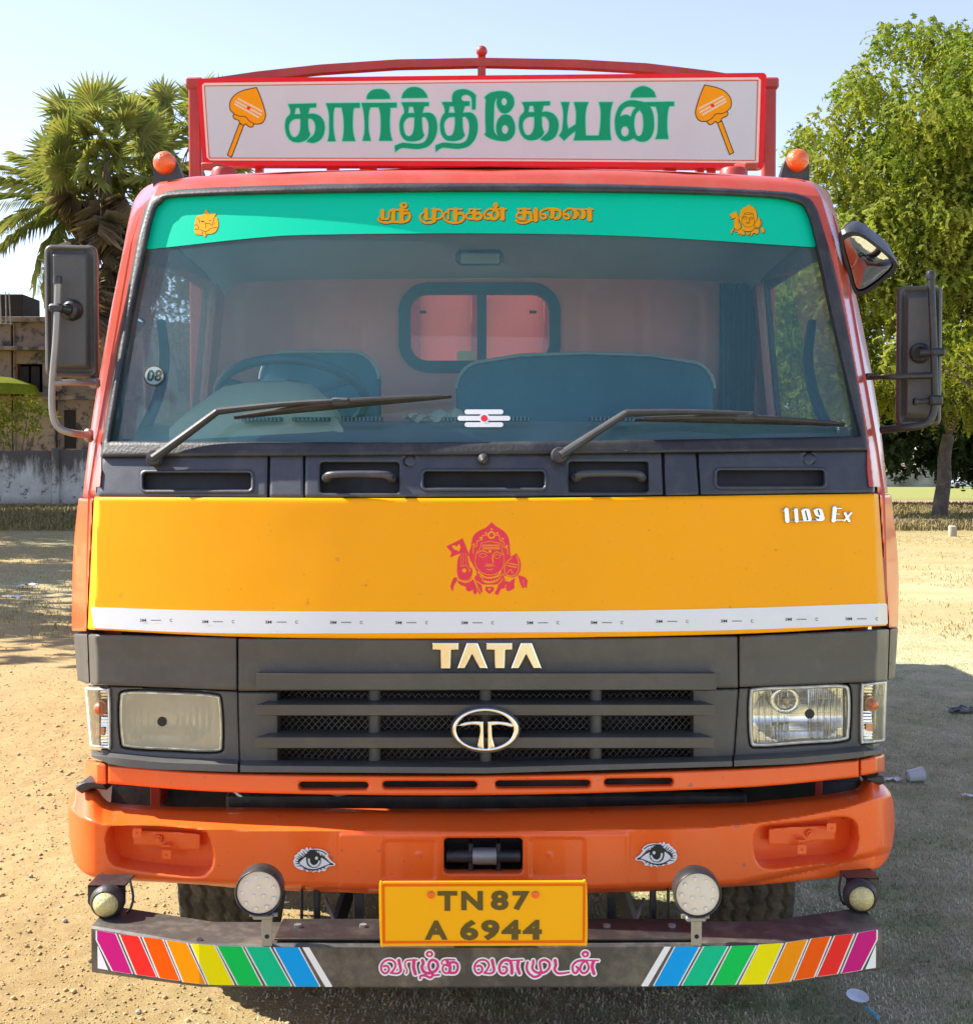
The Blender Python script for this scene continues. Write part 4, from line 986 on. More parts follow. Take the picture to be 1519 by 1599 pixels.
def sideplate(name, sh, sx, xo, th, m, par, step=22):
    vx, vy, vd, faces, segs = contour(sh, step); y = vx / 1000; z = -vy / 1000; x = sx * (xs_(z) - xo)
    vs = np.stack([x, y, z], -1).tolist(); ids = {}
    for a, b in segs:
        for k in (a, b):
            if k not in ids: q = list(vs[k]); q[0] -= sx * th; ids[k] = len(vs); vs.append(q)
    n0 = len(vs); inner = {}
    fs = [tuple(f) for f in faces] + [(a, ids[a], ids[b], b) for a, b in segs]
    # inner skin
    for f in faces:
        g = []
        for k in f:
            if k in ids: g.append(ids[k]); continue
            if k not in inner: q = list(vs[k]); q[0] -= sx * th; inner[k] = len(vs); vs.append(q)
            g.append(inner[k])
        fs.append(tuple(g)[::-1])
    if sx > 0: fs = [f[::-1] for f in fs]
    return mk(name, vs, fs, m, par, True, 40)
for sx in (-1, 1):
    d_ = sideplate('cab_side', SUB(side, win), sx, 0, .05, 'paint_red', T)
    sideplate('side_window', GROW(win, 8), sx, .035, .0, 'glass_side', d_, 60)
    sideplate('window_seal', SUB(GROW(win, 8), GROW(win, -12)), sx, -.003, .02, 'rubber', d_, 16)
    q = MB(); q.tube([(sx * 1.08, .66, 1.80), (sx * 1.035, .70, 1.92), (sx * 1.03, .78, 2.05), (sx * 1.06, .86, 2.18)], [.02, .017, .017, .015], 10, smooth=4); q.build('grab_rail', 'seal_blue', d_)
    q = MB(); q.box((sx * 1.03, 1.15, 1.68), (.07, 1.1, .16), None, .03); q.build('door_trim', 'dash', d_)
    q = MB(); q.box((sx * 1.05, .62, 1.76), (.06, .2, .08), None, .02); q.build('door_sill', 'paint_inside', d_)
    q = MB(); q.box((sx * 1.2, 1.55, 1.5), (.03, .16, .04), None, .01); q.build('door_handle', 'black_metal', d_)
cs = [(-1.105, 2.40), (-1.10, 2.46), (-1.085, 2.53), (-1.05, 2.575), (-.98, 2.592), (-.6, 2.60), (0, 2.605)]; cs = cs + [(-x, z) for x, z in cs[-2::-1]]
vs, fs = [], []; ny = 5
for j in range(ny):
    for (x, z) in cs:
        y0 = float(F(np.array(x), np.array(min(z, 2.58)))) + .012 if abs(x) < 1.0 else float(yfr(z)) + .02
        y_ = y0 + (BACK - y0) * j / (ny - 1); vs.append((x, y_, z + (.018 * sin(pi * j / (ny - 1)) if abs(x) < 1.05 else 0) - (.004 if j == 0 else 0)))
n_ = len(cs)
for j in range(ny - 1):
    for k in range(n_ - 1): fs.append((j * n_ + k, j * n_ + k + 1, (j + 1) * n_ + k + 1, (j + 1) * n_ + k))
mk('cab_roof', vs, fs, 'paint_red', T, True, 40)
cs2 = [c for c in cs if abs(c[0]) < 1.09]
vs = [(x * .975, y, z) for y, dz in ((.66, -.085), (1.1, -.07), (1.6, -.09), (BACK - .02, -.135)) for x, z in [(c[0], c[1] + dz) for c in cs2]]
n_ = len(cs2)
fs = [(j * n_ + k, (j + 1) * n_ + k, (j + 1) * n_ + k + 1, j * n_ + k + 1) for j in range(3) for k in range(n_ - 1)]
lin = mk('roof_liner', vs, fs, 'liner', T, True, 60)
q = MB(); q.box(V(749, 402, 1.25) + Vector((0, 0, .0)), (.17, .05, .055), None, .015); dl = q.build('dome_lamp', 'seal_blue', lin)
MB().box(V(749, 403, 1.22), (.135, .01, .037), None, .008).build('lens', 'grey_lamp', dl)
# rear wall with window
rw = rrect(-1100, -2520, 1100, -900, 30); rwin_px = (625, 448, 872, 578)
wa, wb = P(640, 460, BACK), P(858, 566, BACK); rwin = rrect(wa[0] * 1000, -wa[2] * 1000, wb[0] * 1000, -wb[2] * 1000, 75)
ribs = [rrect(x0, -2440, x0 + 230, -1850, 70) for x0 in (-1000, -720, 300 + 90, 650)] + [rrect(-760, -1800, 760, -1600, 50)]
def rearplate(name, sh, y, th, m, par, step=20, rel=None):
    vx, vy, vd, faces, segs = contour(sh, step); yy = np.zeros(len(vx)) + y
    if rel is not None: yy = yy + rel(vx, vy)
    vs = np.stack([vx / 1000, yy, -vy / 1000], -1).tolist(); ids = {}
    for a, b in segs:
        for k in (a, b):
            if k not in ids: q = list(vs[k]); q[1] += th; ids[k] = len(vs); vs.append(q)
    return mk(name, vs, [tuple(f) for f in faces] + [(a, ids[a], ids[b], b) for a, b in segs], m, par, True, 60)
def ribrel(vx, vy):
    h = 0
    for r in ribs: h = h + .014 * np.clip(-r(vx[None], vy[None])[0] / 14, 0, 1)
    return h
rear = rearplate('rear_wall', SUB(rw, rwin), BACK - .03, .03, 'paint_inside', T, 12, ribrel)
rearplate('window_seal', SUB(GROW(rwin, 42), GROW(rwin, -4)), BACK - .055, .04, 'seal_blue', rear, 8)
rearplate('rear_pane', SUB(GROW(rwin, 2), rrect(-22, -3000, 1500, -1000, 0)), BACK - .02, 0, 'glass_rear', rear, 40)
rearplate('rear_pane', AND(GROW(rwin, 2), rrect(0, -3000, 1500, -1000, 0)), BACK - .012, 0, 'glass_rear', rear, 40)
rearplate('window_bar', AND(rrect(-38, -2600, 0, -1900, 4), GROW(rwin, 6)), BACK - .045, .03, 'seal_blue', rear, 8)
for (x, y) in ((660, 487), (832, 487)):
    q = P(x, y, BACK - .03); MB().box(q, (.028, .001, .012)).build('glass_mark', 'ink_dark', rear)
lb = P(727, 557, BACK - .03); MB().box(lb, (.07, .002, .045)).build('label_card', 'ink_cream', rear)
MB().box((0, 1.2, .93), (2.2, 1.5, .05)).box((0, .50, 1.32), (2.16, .03, .80)).box((0, .9, 1.05), (1.1, .9, .35)).build('cab_floor', 'dark_void', T)
# dashboard
q = MB(); dz = 1.735
dsh = [(-1.08, .42, 1.70), (1.08, .42, 1.70), (1.08, .60, dz + .015), (-1.08, .60, dz + .015)]
vs = []; fs = []
xs2 = np.linspace(-1.07, 1.07, 15)
prof = [(.0, 1.765), (.05, 1.775), (.30, 1.84), (.42, 1.85), (.46, 1.83), (.48, 1.40)]
for x in xs2:
    for (dy, z) in prof: vs.append((x, .205 + .145 * x * x + dy + .02, z))
for i in range(14):
    for k in range(5): fs.append((i * 6 + k, i * 6 + k + 1, (i + 1) * 6 + k + 1, (i + 1) * 6 + k)[::-1])
ds = mk('dashboard', vs, fs, 'dash', T, True, 50)
def dslot(xa, xb, yp):
    a = P(xa, yp, .45); b_ = P(xb, yp, .45); q = MB(); n_ = int((xb - xa) / 6)
    q.box(((a[0] + b_[0]) / 2, a[1], a[2]), (b_[0] - a[0], .05, .012))
    s_ = q.build('demister_slot', 'dark_void', ds)
    q = MB()
    for k in range(n_): q.box((a[0] + (b_[0] - a[0]) * (k + .5) / n_, a[1] - .001, a[2] + .001), (.003, .052, .013))
    q.build('slot_fin', 'dash', s_)
for xa, xb in ((380, 440), (458, 515), (535, 597), (690, 828), (920, 985)): dslot(xa, xb, 655)
# instrument hood, steering wheel, seats
hx0, hx1 = P(285, 640, .62)[0], P(545, 640, .62)[0]
hv = []
for (y_, zt, ins) in ((.44, 1.80, .0), (.50, 1.90, .06), (.60, 1.965, .10), (.80, 1.985, .11), (.84, 1.96, .11)):
    hv += [(hx0, y_, 1.78), (hx0 + ins * .6, y_, (1.78 + zt) / 2 + .03), (hx0 + ins + .03, y_, zt - .01), (hx0 + ins + .1, y_, zt), (hx1 - ins - .1, y_, zt), (hx1 - ins - .03, y_, zt - .01), (hx1 - ins * .6, y_, (1.78 + zt) / 2 + .03), (hx1, y_, 1.78)]
hf = [(j * 8 + k, j * 8 + k + 1, (j + 1) * 8 + k + 1, (j + 1) * 8 + k) for j in range(4) for k in range(7)] + [tuple(range(32, 40)), tuple(range(8))[::-1]]
mk('instrument_hood', hv, hf, 'dash_hood', T, True, 60)
q = MB(); sw = V(456, 622, 1.0); Rm = Matrix.Rotation(radians(62), 3, 'X'); pts = [sw + Rm @ Vector((cos(a) * .245, 0, sin(a) * .245)) for a in np.linspace(0, 2 * pi, 49)]
q.tube(pts, .017, 10, cap=False)
for a in (.5, 2.64, 4.71): q.tube([sw, sw + Rm @ Vector((cos(a) * .24, 0, sin(a) * .24))], .012, 8)
q.lathe([(0, .02), (.06, .02), (.07, 0)], sw, (0, 1, .6), 16); q.build('steering_wheel', 'seal_blue', T)
def seat(xa, xb, yt, name, y_=1.45, arc=0):
    a, b_ = P(xa, yt, y_), P(xb, yt, y_); w_ = b_[0] - a[0]; cx_ = (a[0] + b_[0]) / 2; zt = a[2]; vs, fs = [], []
    pts = []; r = .10
    outl = [(-w_ / 2, 1.25), (-w_ / 2, zt - r)] + [(-w_ / 2 + r - r * cos(t), zt - r + r * sin(t)) for t in np.linspace(.2, pi / 2, 6)] + [(w_ * k, zt + arc * (1 - (2 * k) ** 2)) for k in (-.25, 0, .25)] + [(w_ / 2 - r + r * sin(t), zt - r + r * cos(t)) for t in np.linspace(0, pi / 2 - .2, 6)] + [(w_ / 2, zt - r), (w_ / 2, 1.25)]
    n_ = len(outl)
    for (dy, k) in ((.0, .93), (-.03, .985), (.02, 1.0), (.09, 1.0), (.13, .97)):
        for (x, z) in outl: vs.append((cx_ + x * k, y_ + dy if k != .93 else y_ - .045, 1.25 + (z - 1.25) * (k if k < .98 else (k + .004))))
    for j in range(4):
        for k in range(n_ - 1): fs.append((j * n_ + k, j * n_ + k + 1, (j + 1) * n_ + k + 1, (j + 1) * n_ + k))
    fs.append(tuple(range(n_))[::-1])
    s_ = mk(name, vs, fs, 'cloth_blue', T, True, 50)
    MB().box((cx_, y_ - .22, 1.32), (w_ * .96, .48, .14), None, .04).build('seat_cushion', 'cloth_blue', s_)
    pt_ = []
    for (x, z) in outl[1:-1]: pt_.append((cx_ + x * .995, y_ - .028, z))
    MB().tube(pt_, .007, 6).build('seat_piping', 'cloth_top', s_)
    vs2 = [(cx_ + x * .98, y_ - .028, z + .001) for (x, z) in outl[2:-2]] + [(cx_ + x * .96, y_ + .09, z + .012) for (x, z) in outl[2:-2]]; m2 = len(outl[2:-2])
    mk('seat_top', vs2, [(k, k + 1, m2 + k + 1, m2 + k) for k in range(m2 - 1)], 'cloth_top', s_, True, 60)
seat(408, 592, 550, 'driver_seat'); seat(712, 1114, 565, 'bench_seat', arc=.03)
cl = []; cf = []
for j_ in range(6):
    for i_ in range(14):
        x_ = float(P(630 + i_ * 8, 632, .62)[0]); cl.append((x_, .56 + j_ * .035, 1.852 + .012 * sin(i_ * 1.7 + j_) + .022 * math.exp(-((i_ - 9) / 4) ** 2) * sin(pi * j_ / 5) + .004 * j_))
for j_ in range(5):
    for i_ in range(13): a_ = j_ * 14 + i_; cf.append((a_, a_ + 1, a_ + 15, a_ + 14))
mat('dash_cloth', (.72, .66, .42), .9, var=.1, col2=(.55, .22, .10), c2scale=16, c2lo=.55, c2hi=.6)
mk('dash_cloth', cl, cf, 'dash_cloth', T, True, 60)
# curtain-like folded cloth by the right door post
vs, fs = [], []
for k in range(25):
    x = .925 + k * .0062; y_ = 1.84 + .018 * sin(k * 1.9); vs += [(x, y_, 2.44), (x + .01 * sin(k), y_ + .01, 1.5)]
for k in range(24): fs.append((2 * k, 2 * k + 1, 2 * k + 3, 2 * k + 2))
mk('cab_curtain', vs, fs, 'cloth_blue', T, True, 80)

# ---- mirrors
def mirror(x0, y0, x1, y1, dep, name, tilt=0.0):
    c_ = V((x0 + x1) / 2, (y0 + y1) / 2, dep); w_ = (x1 - x0) / FPX * (dep + 3.6); h_ = (y1 - y0) / FPX * (dep + 3.6)
    sh = rrect(-w_ * 500, -h_ * 500, w_ * 500, h_ * 500, w_ * 150); vx, vy, vd, fc, sg = contour(sh, 4.0)
    ins = rrect(-w_ * 350, -h_ * 430, w_ * 330, h_ * 430, 6)(vx[None], vy[None])[0]
    dy = .016 * (1 - np.sqrt(np.clip(1 - np.clip((12 + vd) / 12, 0, 1) ** 2, 0, 1))) - .010 * np.clip(-ins / 8, 0, 1) + .012 * np.clip(1 - np.abs(vd + 20) / 8, 0, 1)
    Rz = Matrix.Rotation(tilt, 3, 'Z'); vs = [Rz @ Vector((a / 1000, d, -b / 1000)) + c_ for a, b, d in zip(vx, vy, dy)]; ids = {}; vs = [tuple(v) for v in vs]
    for a, b in sg:
        for k in (a, b):
            if k not in ids: ids[k] = len(vs); q = Rz @ Vector((vx[k] / 1000 * .94, .055, -vy[k] / 1000 * .97)) + c_; vs.append(tuple(q))
    o = mk(name, vs, [tuple(f) for f in fc] + [(a, ids[a], ids[b], b) for a, b in sg], 'plastic_grey', T, True, 50)
    q = [Rz @ Vector((sx * w_ * .45, .05, sz * h_ * .47)) + c_ for sx, sz in ((-1, -1), (-1, 1), (1, 1), (1, -1))]
    mk('mirror_glass', [tuple(v) for v in q], [(0, 1, 2, 3)], 'mirror_face', o, False)
    return o, c_
mo, mc = mirror(70, 382, 151, 588, .50, 'wing_mirror', .12); mo['label'] = 'tall wing mirror on the sunlit side'
q = MB(); W_ = lambda x, y, d=.44: V(x, y, d)
q.tube([W_(91, 440), W_(88, 520), W_(83, 580), W_(81, 620), W_(83, 650), W_(92, 668), W_(112, 676), W_(139, 679, .50)], .0105, 10, smooth=4)
q.tube([W_(84, 598), W_(110, 597, .46), W_(148, 598, .52)], [.009, .0085, .008], 10, smooth=3)
q.box(W_(148, 598, .53), (.03, .03, .03), None, .006); q.box(W_(139, 680, .53), (.02, .04, .04), None, .006); q.build('mirror_arm', 'steel', mo)
MB().lathe([(.012, -.012), (.014, 0), (.012, .012), (.0, .016)], W_(90, 437), (0, 0, 1), 10).build('arm_cap', 'black_metal', mo)
q = MB(); q.lathe([(.030, -.02), (.033, .0), (.028, .015), (.018, .02)], W_(112, 484, .49), (-.3, -1, 0), 18); q.tube([W_(108, 484, .47), W_(88, 481, .44)], .013, 10); q.box(W_(88, 481, .44), (.04, .03, .025), None, .006); q.build('mirror_clamp', 'black_metal', mo)
mo, mc = mirror(1402, 446, 1470, 664, .56, 'wing_mirror', -.15); mo['label'] = 'tall wing mirror in front of the leafy tree'
q = MB(); q.tube([W_(1453, 428, .5), W_(1457, 520, .5), W_(1459, 600, .5), W_(1458, 640, .5), W_(1447, 660, .5), W_(1420, 667, .51), W_(1375, 671, .56)], .0115, 10, smooth=4)
q.tube([W_(1456, 586, .5), W_(1400, 588, .5), W_(1376, 589, .53), W_(1356, 589, .56)], [.010, .0095, .006, .005], 10, smooth=3); q.box(W_(1360, 588, .57), (.04, .03, .02), None, .005); q.build('mirror_arm', 'black_metal', mo)
MB().lathe([(.013, -.012), (.015, 0), (.012, .012), (.0, .016)], W_(1453, 430, .5), (0, 0, 1), 10).build('arm_cap', 'black_metal', mo)
q = MB(); q.lathe([(.028, -.02), (.031, .0), (.026, .015), (.018, .02)], W_(1436, 551, .54), (-.3, -1, 0), 18); q.tube([W_(1438, 551, .52), W_(1458, 550, .50)], .012, 10); q.box(W_(1463, 550, .5), (.045, .03, .025), None, .006); q.build('mirror_clamp', 'black_metal', mo)
q = MB(); q.tube([W_(1429, 627, .49), W_(1456, 625, .5)], .0075, 8); q.box(W_(1460, 625, .5), (.04, .035, .03), None, .006); q.lathe([(.010, -.006), (.012, 0), (.008, .008)], W_(1429, 627, .49), (1, 0, 0), 10); q.build('arm_clamp', 'black_metal', mo)
# downward kerb mirror
km = spline(pts_('1316,366 1340,362 1372,384 1395,404 1400,418 1378,440 1350,459 1334,458 1324,425 1312,382'), True, 3)
c_ = [V(x, y, .50 + (y - 362) / 98 * .20) for x, y in km]; cc = sum(c_, Vector()) / len(c_); vs = [tuple(v) for v in c_] + [tuple(cc + (v - cc) * .86 + Vector((0, .0, 0))) for v in c_] + [tuple(cc + (v - cc) * .8 + Vector((.01, .05, .06))) for v in c_] + [tuple(cc + (v - cc) * 1.03 + Vector((0, .012, .012))) for v in c_]
n_ = len(c_); fs = []
for k in range(n_):
    k2 = (k + 1) % n_; fs += [(k, k + n_, k2 + n_, k2), (k, k2, k2 + 3 * n_, k + 3 * n_), (k + 3 * n_, k2 + 3 * n_, k2 + 2 * n_, k + 2 * n_)]
fs.append(tuple(range(2 * n_, 3 * n_)))
kmo = mk('kerb_mirror', vs, fs, 'plastic_cowl', T, True, 40)
gv = []; gf = []; R_ = 6
for j in range(R_ + 1):
    for k in range(n_ * 3):
        a = vs[n_ + (k // 3)]; b_ = vs[n_ + ((k // 3 + 1) % n_)]; t = (k % 3) / 3; e = Vector(a).lerp(Vector(b_), t); r = j / R_
        gv.append(tuple(cc + (e - cc) * r + Vector((0, -.010 * (1 - r * r) + .003, -.010 * (1 - r * r) + .003))))
m3 = n_ * 3
for j in range(R_):
    for k in range(m3): gf.append((j * m3 + k, (j + 1) * m3 + k, (j + 1) * m3 + (k + 1) % m3, j * m3 + (k + 1) % m3))
Rx = Matrix.Rotation(radians(0), 4, 'X')
mk('mirror_glass', gv, gf, 'mirror_face', kmo, True, 180)
MB().tube([cc + Vector((0, .03, .0)), cc + Vector((-.03, .2, .02))], .01, 8).build('mirror_arm', 'black_metal', kmo)

# ---- name board, load body
YS = BACK + .50
def ysg(px, py): return (YS - .03) - .06 * (258 - py) / 140
sgn_out = poly('307,122! 757,117 1197,113! 1192,262! 757,259 317,258!')
sg_ = plate('name_board', sgn_out, 'sign_red', T, None, ysg, step=6, thick=.06); sg_['label'] = 'white name board with green lettering and red border'
plate('board_face', poly('315,129! 757,124 1188,120! 1184,254! 757,251 323,250!'), 'pink_white', sg_, None, ysg, step=8, thick=0, off=-.001)
plate('board_line', SUB(poly('318.5,133! 757,127.5 1184,124! 1180,251! 757,248 326,247!'), poly('320,134.5! 757,129 1182,126! 1178.5,249.5! 757,246.5 327.5,245.5!')), 'paint_red', sg_, None, ysg, step=1, thick=0, off=-.0022)
plate('board_panel', poly('320,134.5! 757,129 1182,126! 1178.5,249.5! 757,246.5 327.5,245.5!'), 'sign_white', sg_, None, ysg, step=8, thick=0, off=-.0018)
ZA = (430, 125, 7.595); ZB = (600, 125, 7.595); ZC = (740, 125, 9.494); ZD = (860, 125, 7.595)
ka = U(SUB(poly('150,282! 483,272! 483,320! 408,322! 390,390 386,480 390,570 412,645! 385,690 330,722 270,735 200,722 145,670 118,590 116,520 130,450 175,402! 180,370 172,330', *ZA),
           poly('240,325! 285,325! 298,400! 226,402!', *ZA), poly('298,455! 230,458 180,490 160,540 165,600 190,660 225,675 265,655 290,600 297,540', *ZA)),
       poly('384,400! 450,395 520,420 570,480 585,560 570,640 530,705 450,742 368,728! 400,690! 440,660 465,620 475,560 465,500 430,458 384,452!', *ZA))
ta_b = '200,260! 527,258! 527,305! 478,305! 460,350 445,430 447,520 455,600 473,652! 440,695 380,718 320,722 250,708 200,650 182,570 185,490 210,420 238,388! 232,330'
def shf(t, dx, dy): return ' '.join(f'{float(p.split(",")[0]) + dx},{float(p.rstrip("!").split(",")[1]) + dy}' + ('!' if p.endswith('!') else '') for p in t.split())
def ta(dx, dy): return U(SUB(poly(shf(ta_b, dx, dy), *ZB), poly(shf('292,310! 342,310! 358,388! 280,388!', dx, dy), *ZB), poly(shf('358,437! 290,440 245,475 226,530 232,590 255,650 295,663 330,640 350,580 357,520', dx, dy), *ZB)),
    poly(shf('443,388! 540,385 600,430 625,520 620,620 585,710 520,780 430,810 350,812 230,800 180,812 130,850! 125,775! 190,750 230,742 350,752 420,750 480,725 515,660 528,560 515,480 480,435 443,438!', dx, dy), *ZB))
big = U(ka, poly('600,272! 1000,268! 1000,325! 930,325! 920,380 915,520 925,640 948,720! 793,720! 808,640 812,520 805,420 785,320! 705,320! 690,370 685,480 690,600 713,722! 620,722! 636,640 638,500 632,380', *ZA),
        poly('1020,268! 1437,265! 1437,322! 1362,322! 1358,400 1355,500 1362,620 1385,716! 1230,716! 1245,640 1250,520 1245,400 1225,318! 1125,318! 1110,370 1102,480 1106,600 1130,716! 1033,716! 1055,620 1058,500 1045,370', *ZA),
        poly('1080,222! 1095,165 1150,115 1225,103 1290,115 1345,165 1363,218!', *ZA), poly('205,210! 225,150 280,95 350,78 430,95 490,150 513,205!', *ZB), ta(0, 0), ta(481, -3),
        poly('806,262! 806,190 830,135 880,112 950,105 1030,130 1085,175! 1080,345! 1040,345! 1038,240 1025,195 985,170 945,172 915,195 915,230 940,248! 1010,248! 1010,300! 900,300!', *ZB),
        SUB(poly('155,250! 230,190 320,165 400,158 500,175 570,230 595,310 585,380 540,450 480,487 440,488 390,465 350,400 335,330 345,255! 320,290 300,350 295,500 290,650 300,760 355,830! 335,760 332,680 350,600 390,540 450,505 530,520 580,580 607,680 600,780 560,850 500,890 430,900 320,885 220,850 155,805! 175,760 170,600 170,400 175,290', *ZC),
            ell(447, 315, 42, 58, *ZC), ell(460, 728, 50, 68, *ZC)),
        MOVE(ka, 365, -3.2), poly('120,258! 222,258! 205,330 192,430 192,500 205,578! 295,520! 300,430 295,340 272,258! 445,258! 418,340 408,430 408,540 415,655! 568,655! 585,560 592,430 590,340 570,258! 735,258! 712,340 702,430 700,540 705,640 717,708! 268,712! 285,660 292,600! 220,655 157,715! 97,655! 130,600 142,520 148,430 142,340', *ZD),
        poly('943,203! 965,140 1020,90 1095,68 1170,90 1225,140 1247,200!', *ZD),
        SUB(poly('1110,258! 1460,252! 1460,303! 1405,305! 1390,360 1380,440 1378,560 1385,640 1393,695! 1238,695! 1262,630 1270,520 1268,400 1245,310! 1175,308! 1205,370 1220,450 1222,560 1200,650 1150,710 1080,728 1020,712 980,685! 930,710 870,720 820,700 780,640 762,560 762,450 790,350 840,280 920,240 1000,238 1060,248', *ZD),
            poly('1005,320! 940,308 880,325 840,370 820,430! 850,415 900,408 950,430! 965,380', *ZD), ell(878, 605, 48, 62, *ZD), poly('1050,350! 1085,400 1097,480 1095,570 1075,640 1040,662 1010,640 990,560 988,480 1005,400', *ZD)))
plate('lettering_halo', GROW(big, 1.5), 'ink_cyan', sg_, None, ysg, step=.9, thick=0, off=-.0026)
plate('lettering', big, 'ink_green', sg_, None, ysg, step=.7, thick=0, off=-.0034)
ZV = (340, 120, 11.42)
vhead = poly('690,185! 770,380 845,620 840,740 780,820 700,835 640,830! 630,870 590,890 540,870 500,830! 450,860 400,820! 370,770 300,740 275,690 290,650 230,590 215,500 240,400 330,300 450,240 570,210', *ZV)
vpole = poly('385,830! 460,860! 245,1425! 175,1390!', *ZV)
for mir in (0, 1):
    f_ = (lambda q: MIRX(q, 750.2, -4)) if mir else (lambda q: q)
    sp = plate('spear_print', f_(GROW(U(vhead, vpole), .9)), 'ink_brown', sg_, None, ysg, step=.8, thick=0, off=-.0026)
    plate('spear_fill', f_(GROW(U(vhead, vpole), -.6)), 'ink_amber', sg_, None, ysg, step=.7, thick=0, off=-.0032)
    plate('spear_line', f_(U(stroke('290,655 380,695 490,705 560,780 640,825', 14, *ZV), stroke('395,835 460,858', 14, *ZV))), 'ink_brown', sg_, None, ysg, step=.5, thick=0, off=-.0037)
    plate('ash_lines', f_(U(*[stroke(t, 34, *ZV, sm=False) for t in ('365,385 785,605', '320,430 770,670', '310,480 725,715')])), 'ink_cream', sg_, None, ysg, step=.6, thick=0, off=-.0037)
    plate('ash_dot', f_(ell(550, 550, 34, 30, *ZV)), 'stripe_red', sg_, None, ysg, step=.6, thick=0, off=-.0042)
# load body
HB = YS + .06; pL, pR = float(P(306, 200, HB)[0]), float(P(1200, 200, HB)[0]); ztop = float(P(300, 125, HB)[2])
body = MB(); post = lambda x, z1, nm='body_post': MB().box((x, HB, (1.12 + z1) / 2), (.055, .06, z1 - 1.12), None, .006).build(nm, 'paint_body', T)
post(pL, ztop + .0); post(pR, ztop - .01)
for x in (pL, pR): MB().box((x, HB, ztop - .02), (.075, .08, .05), None, .008).build('post_cap', 'paint_body', T)
for px in (405, 520, 575, 646, 745, 855, 915, 955, 1045, 1092, 1110): MB().box((float(P(px, 262, HB)[0]), HB, 2.1), (.035 + .02 * ((px * 7) % 3), .05, 1.96), None, .004).build('headboard_post', 'paint_body', T)
MB().box((0, HB, 1.2), (2.5, .06, .14)).box((0, HB + .035, 1.9), (2.4, .004, 1.35)).build('headboard', 'paint_headboard', T)
MB().box((0, HB, 2.70), (2.44, .05, .05)).build('headboard_rail', 'paint_body', T)
q = MB(); arch = [V(x, y, HB + .05) for x, y in ((297, 131), (400, 118), (500, 107), (620, 99), (757, 96), (900, 98), (1010, 105), (1110, 116), (1212, 131))]
for i in range(8):
    a, b_ = arch[i], arch[i + 1]; q.tube([a, b_], .017, 4, flat=1.0)
aa = MB(); vs = []
top_ = [(297, 126), (400, 111), (500, 100), (620, 92), (757, 89.5), (900, 92), (1010, 98), (1110, 110), (1212, 126)]; bot_ = [(297, 136), (400, 124), (500, 113), (620, 105), (757, 102), (900, 105), (1010, 111), (1110, 122), (1212, 136)]
for (t_, b2) in zip(top_, bot_):
    for dpt in (0, .045):
        for p_ in (t_, b2): w_ = V(*p_, HB + .03); vs.append((w_.x, w_.y + dpt, w_.z))
fs = []
for i in range(8):
    o_ = i * 4; fs += [(o_, o_ + 1, o_ + 5, o_ + 4), (o_ + 2, o_, o_ + 4, o_ + 6), (o_ + 3, o_ + 2, o_ + 6, o_ + 7), (o_ + 1, o_ + 3, o_ + 7, o_ + 5)]
mk('headboard_arch', vs, fs, 'paint_body', T, True, 30)
MB().box(V(752, 100, HB + .05), (.036, .03, .11), None, .003).build('arch_post', 'paint_body', T)
MB().lathe([(0, -.025), (.012, -.022), (.024, -.008), (.0255, .004), (.019, .018), (.008, .025), (0, .026)], V(752, 80, HB + .04), (0, 0, 1), 18).build('arch_finial', 'paint_body', T)
for px, r in ((350, .05), (1145, .055)):
    c_ = V(px, 268, 1.75); MB().lathe([(r, -.05), (r, 0), (r * .85, .012), (0, .02)], (c_[0], c_[1], c_[2]), (0, 0, 1), 18).build('roof_vent', 'paint_body', T)
for px in (327, 1170):
    a = V(px, 250, HB - .05); b_ = V(px + (14 if px < 700 else -14), 272, 1.6); MB().box((a + b_) / 2, (.05, .25, .03), Matrix.Rotation(.2, 3, 'X'), .004).build('board_bracket', 'paint_body', T)
LEN = 8.9
MB().box((0, (HB + LEN) / 2, 1.10), (2.48, LEN - HB, .09)).build('load_floor', 'paint_body', T)
for sx in (-1, 1):
    for k in range(9): MB().box((sx * 1.235, HB + .35 + k * (LEN - HB - .4) / 8, 1.93), (.05, .06, 1.56), None, .004).build('side_post', 'paint_body', T)
    for k in range(8): MB().box((sx * 1.235, (HB + LEN) / 2, 1.25 + k * .192), (.03, LEN - HB, .190), None, .004).build('side_board', 'paint_body', T)
    MB().box((sx * 1.24, (HB + LEN) / 2, 2.72), (.05, LEN - HB, .05), None, .004).build('side_rail', 'paint_body', T)
MB().box((0, LEN - .03, 1.95), (2.44, .05, 1.6)).build('tailboard', 'paint_body', T)
# chassis and running gear
q = MB()
for sx in (-1, 1): q.box((sx * .40, 4.5, .86), (.07, 8.4, .20))
for y_ in (.42, 2.2, 4.2, 6.2, 8.4): q.box((0, y_, .86), (.8, .08, .14))
q.build('chassis', 'black_metal', T)
MB().box((0, .52, .92), (.86, .07, .42)).build('radiator', 'dark_void', T)
MB().box((0, .9, .85), (.5, .7, .5), None, .05).build('engine_block', 'dark_void', T)
MB().box((0, .33, .70), (1.5, .08, .14), None, .01).build('front_crossmember', 'black_metal', T)
MB().box((.06, .49, .86), (1.86, .02, .44)).build('dark_backing', 'dark_void', T)  # added dark panel, hides the bright ground behind slots and bumper gap
plate('valance_backing', poly('180,1190! 1330,1178! 1330,1212! 1143,1228 757,1238 372,1234 250,1228!'), 'dark_void', T, F, step=12, thick=0, off=.05)  # added dark sheet that keeps the valance slots and lip gap black
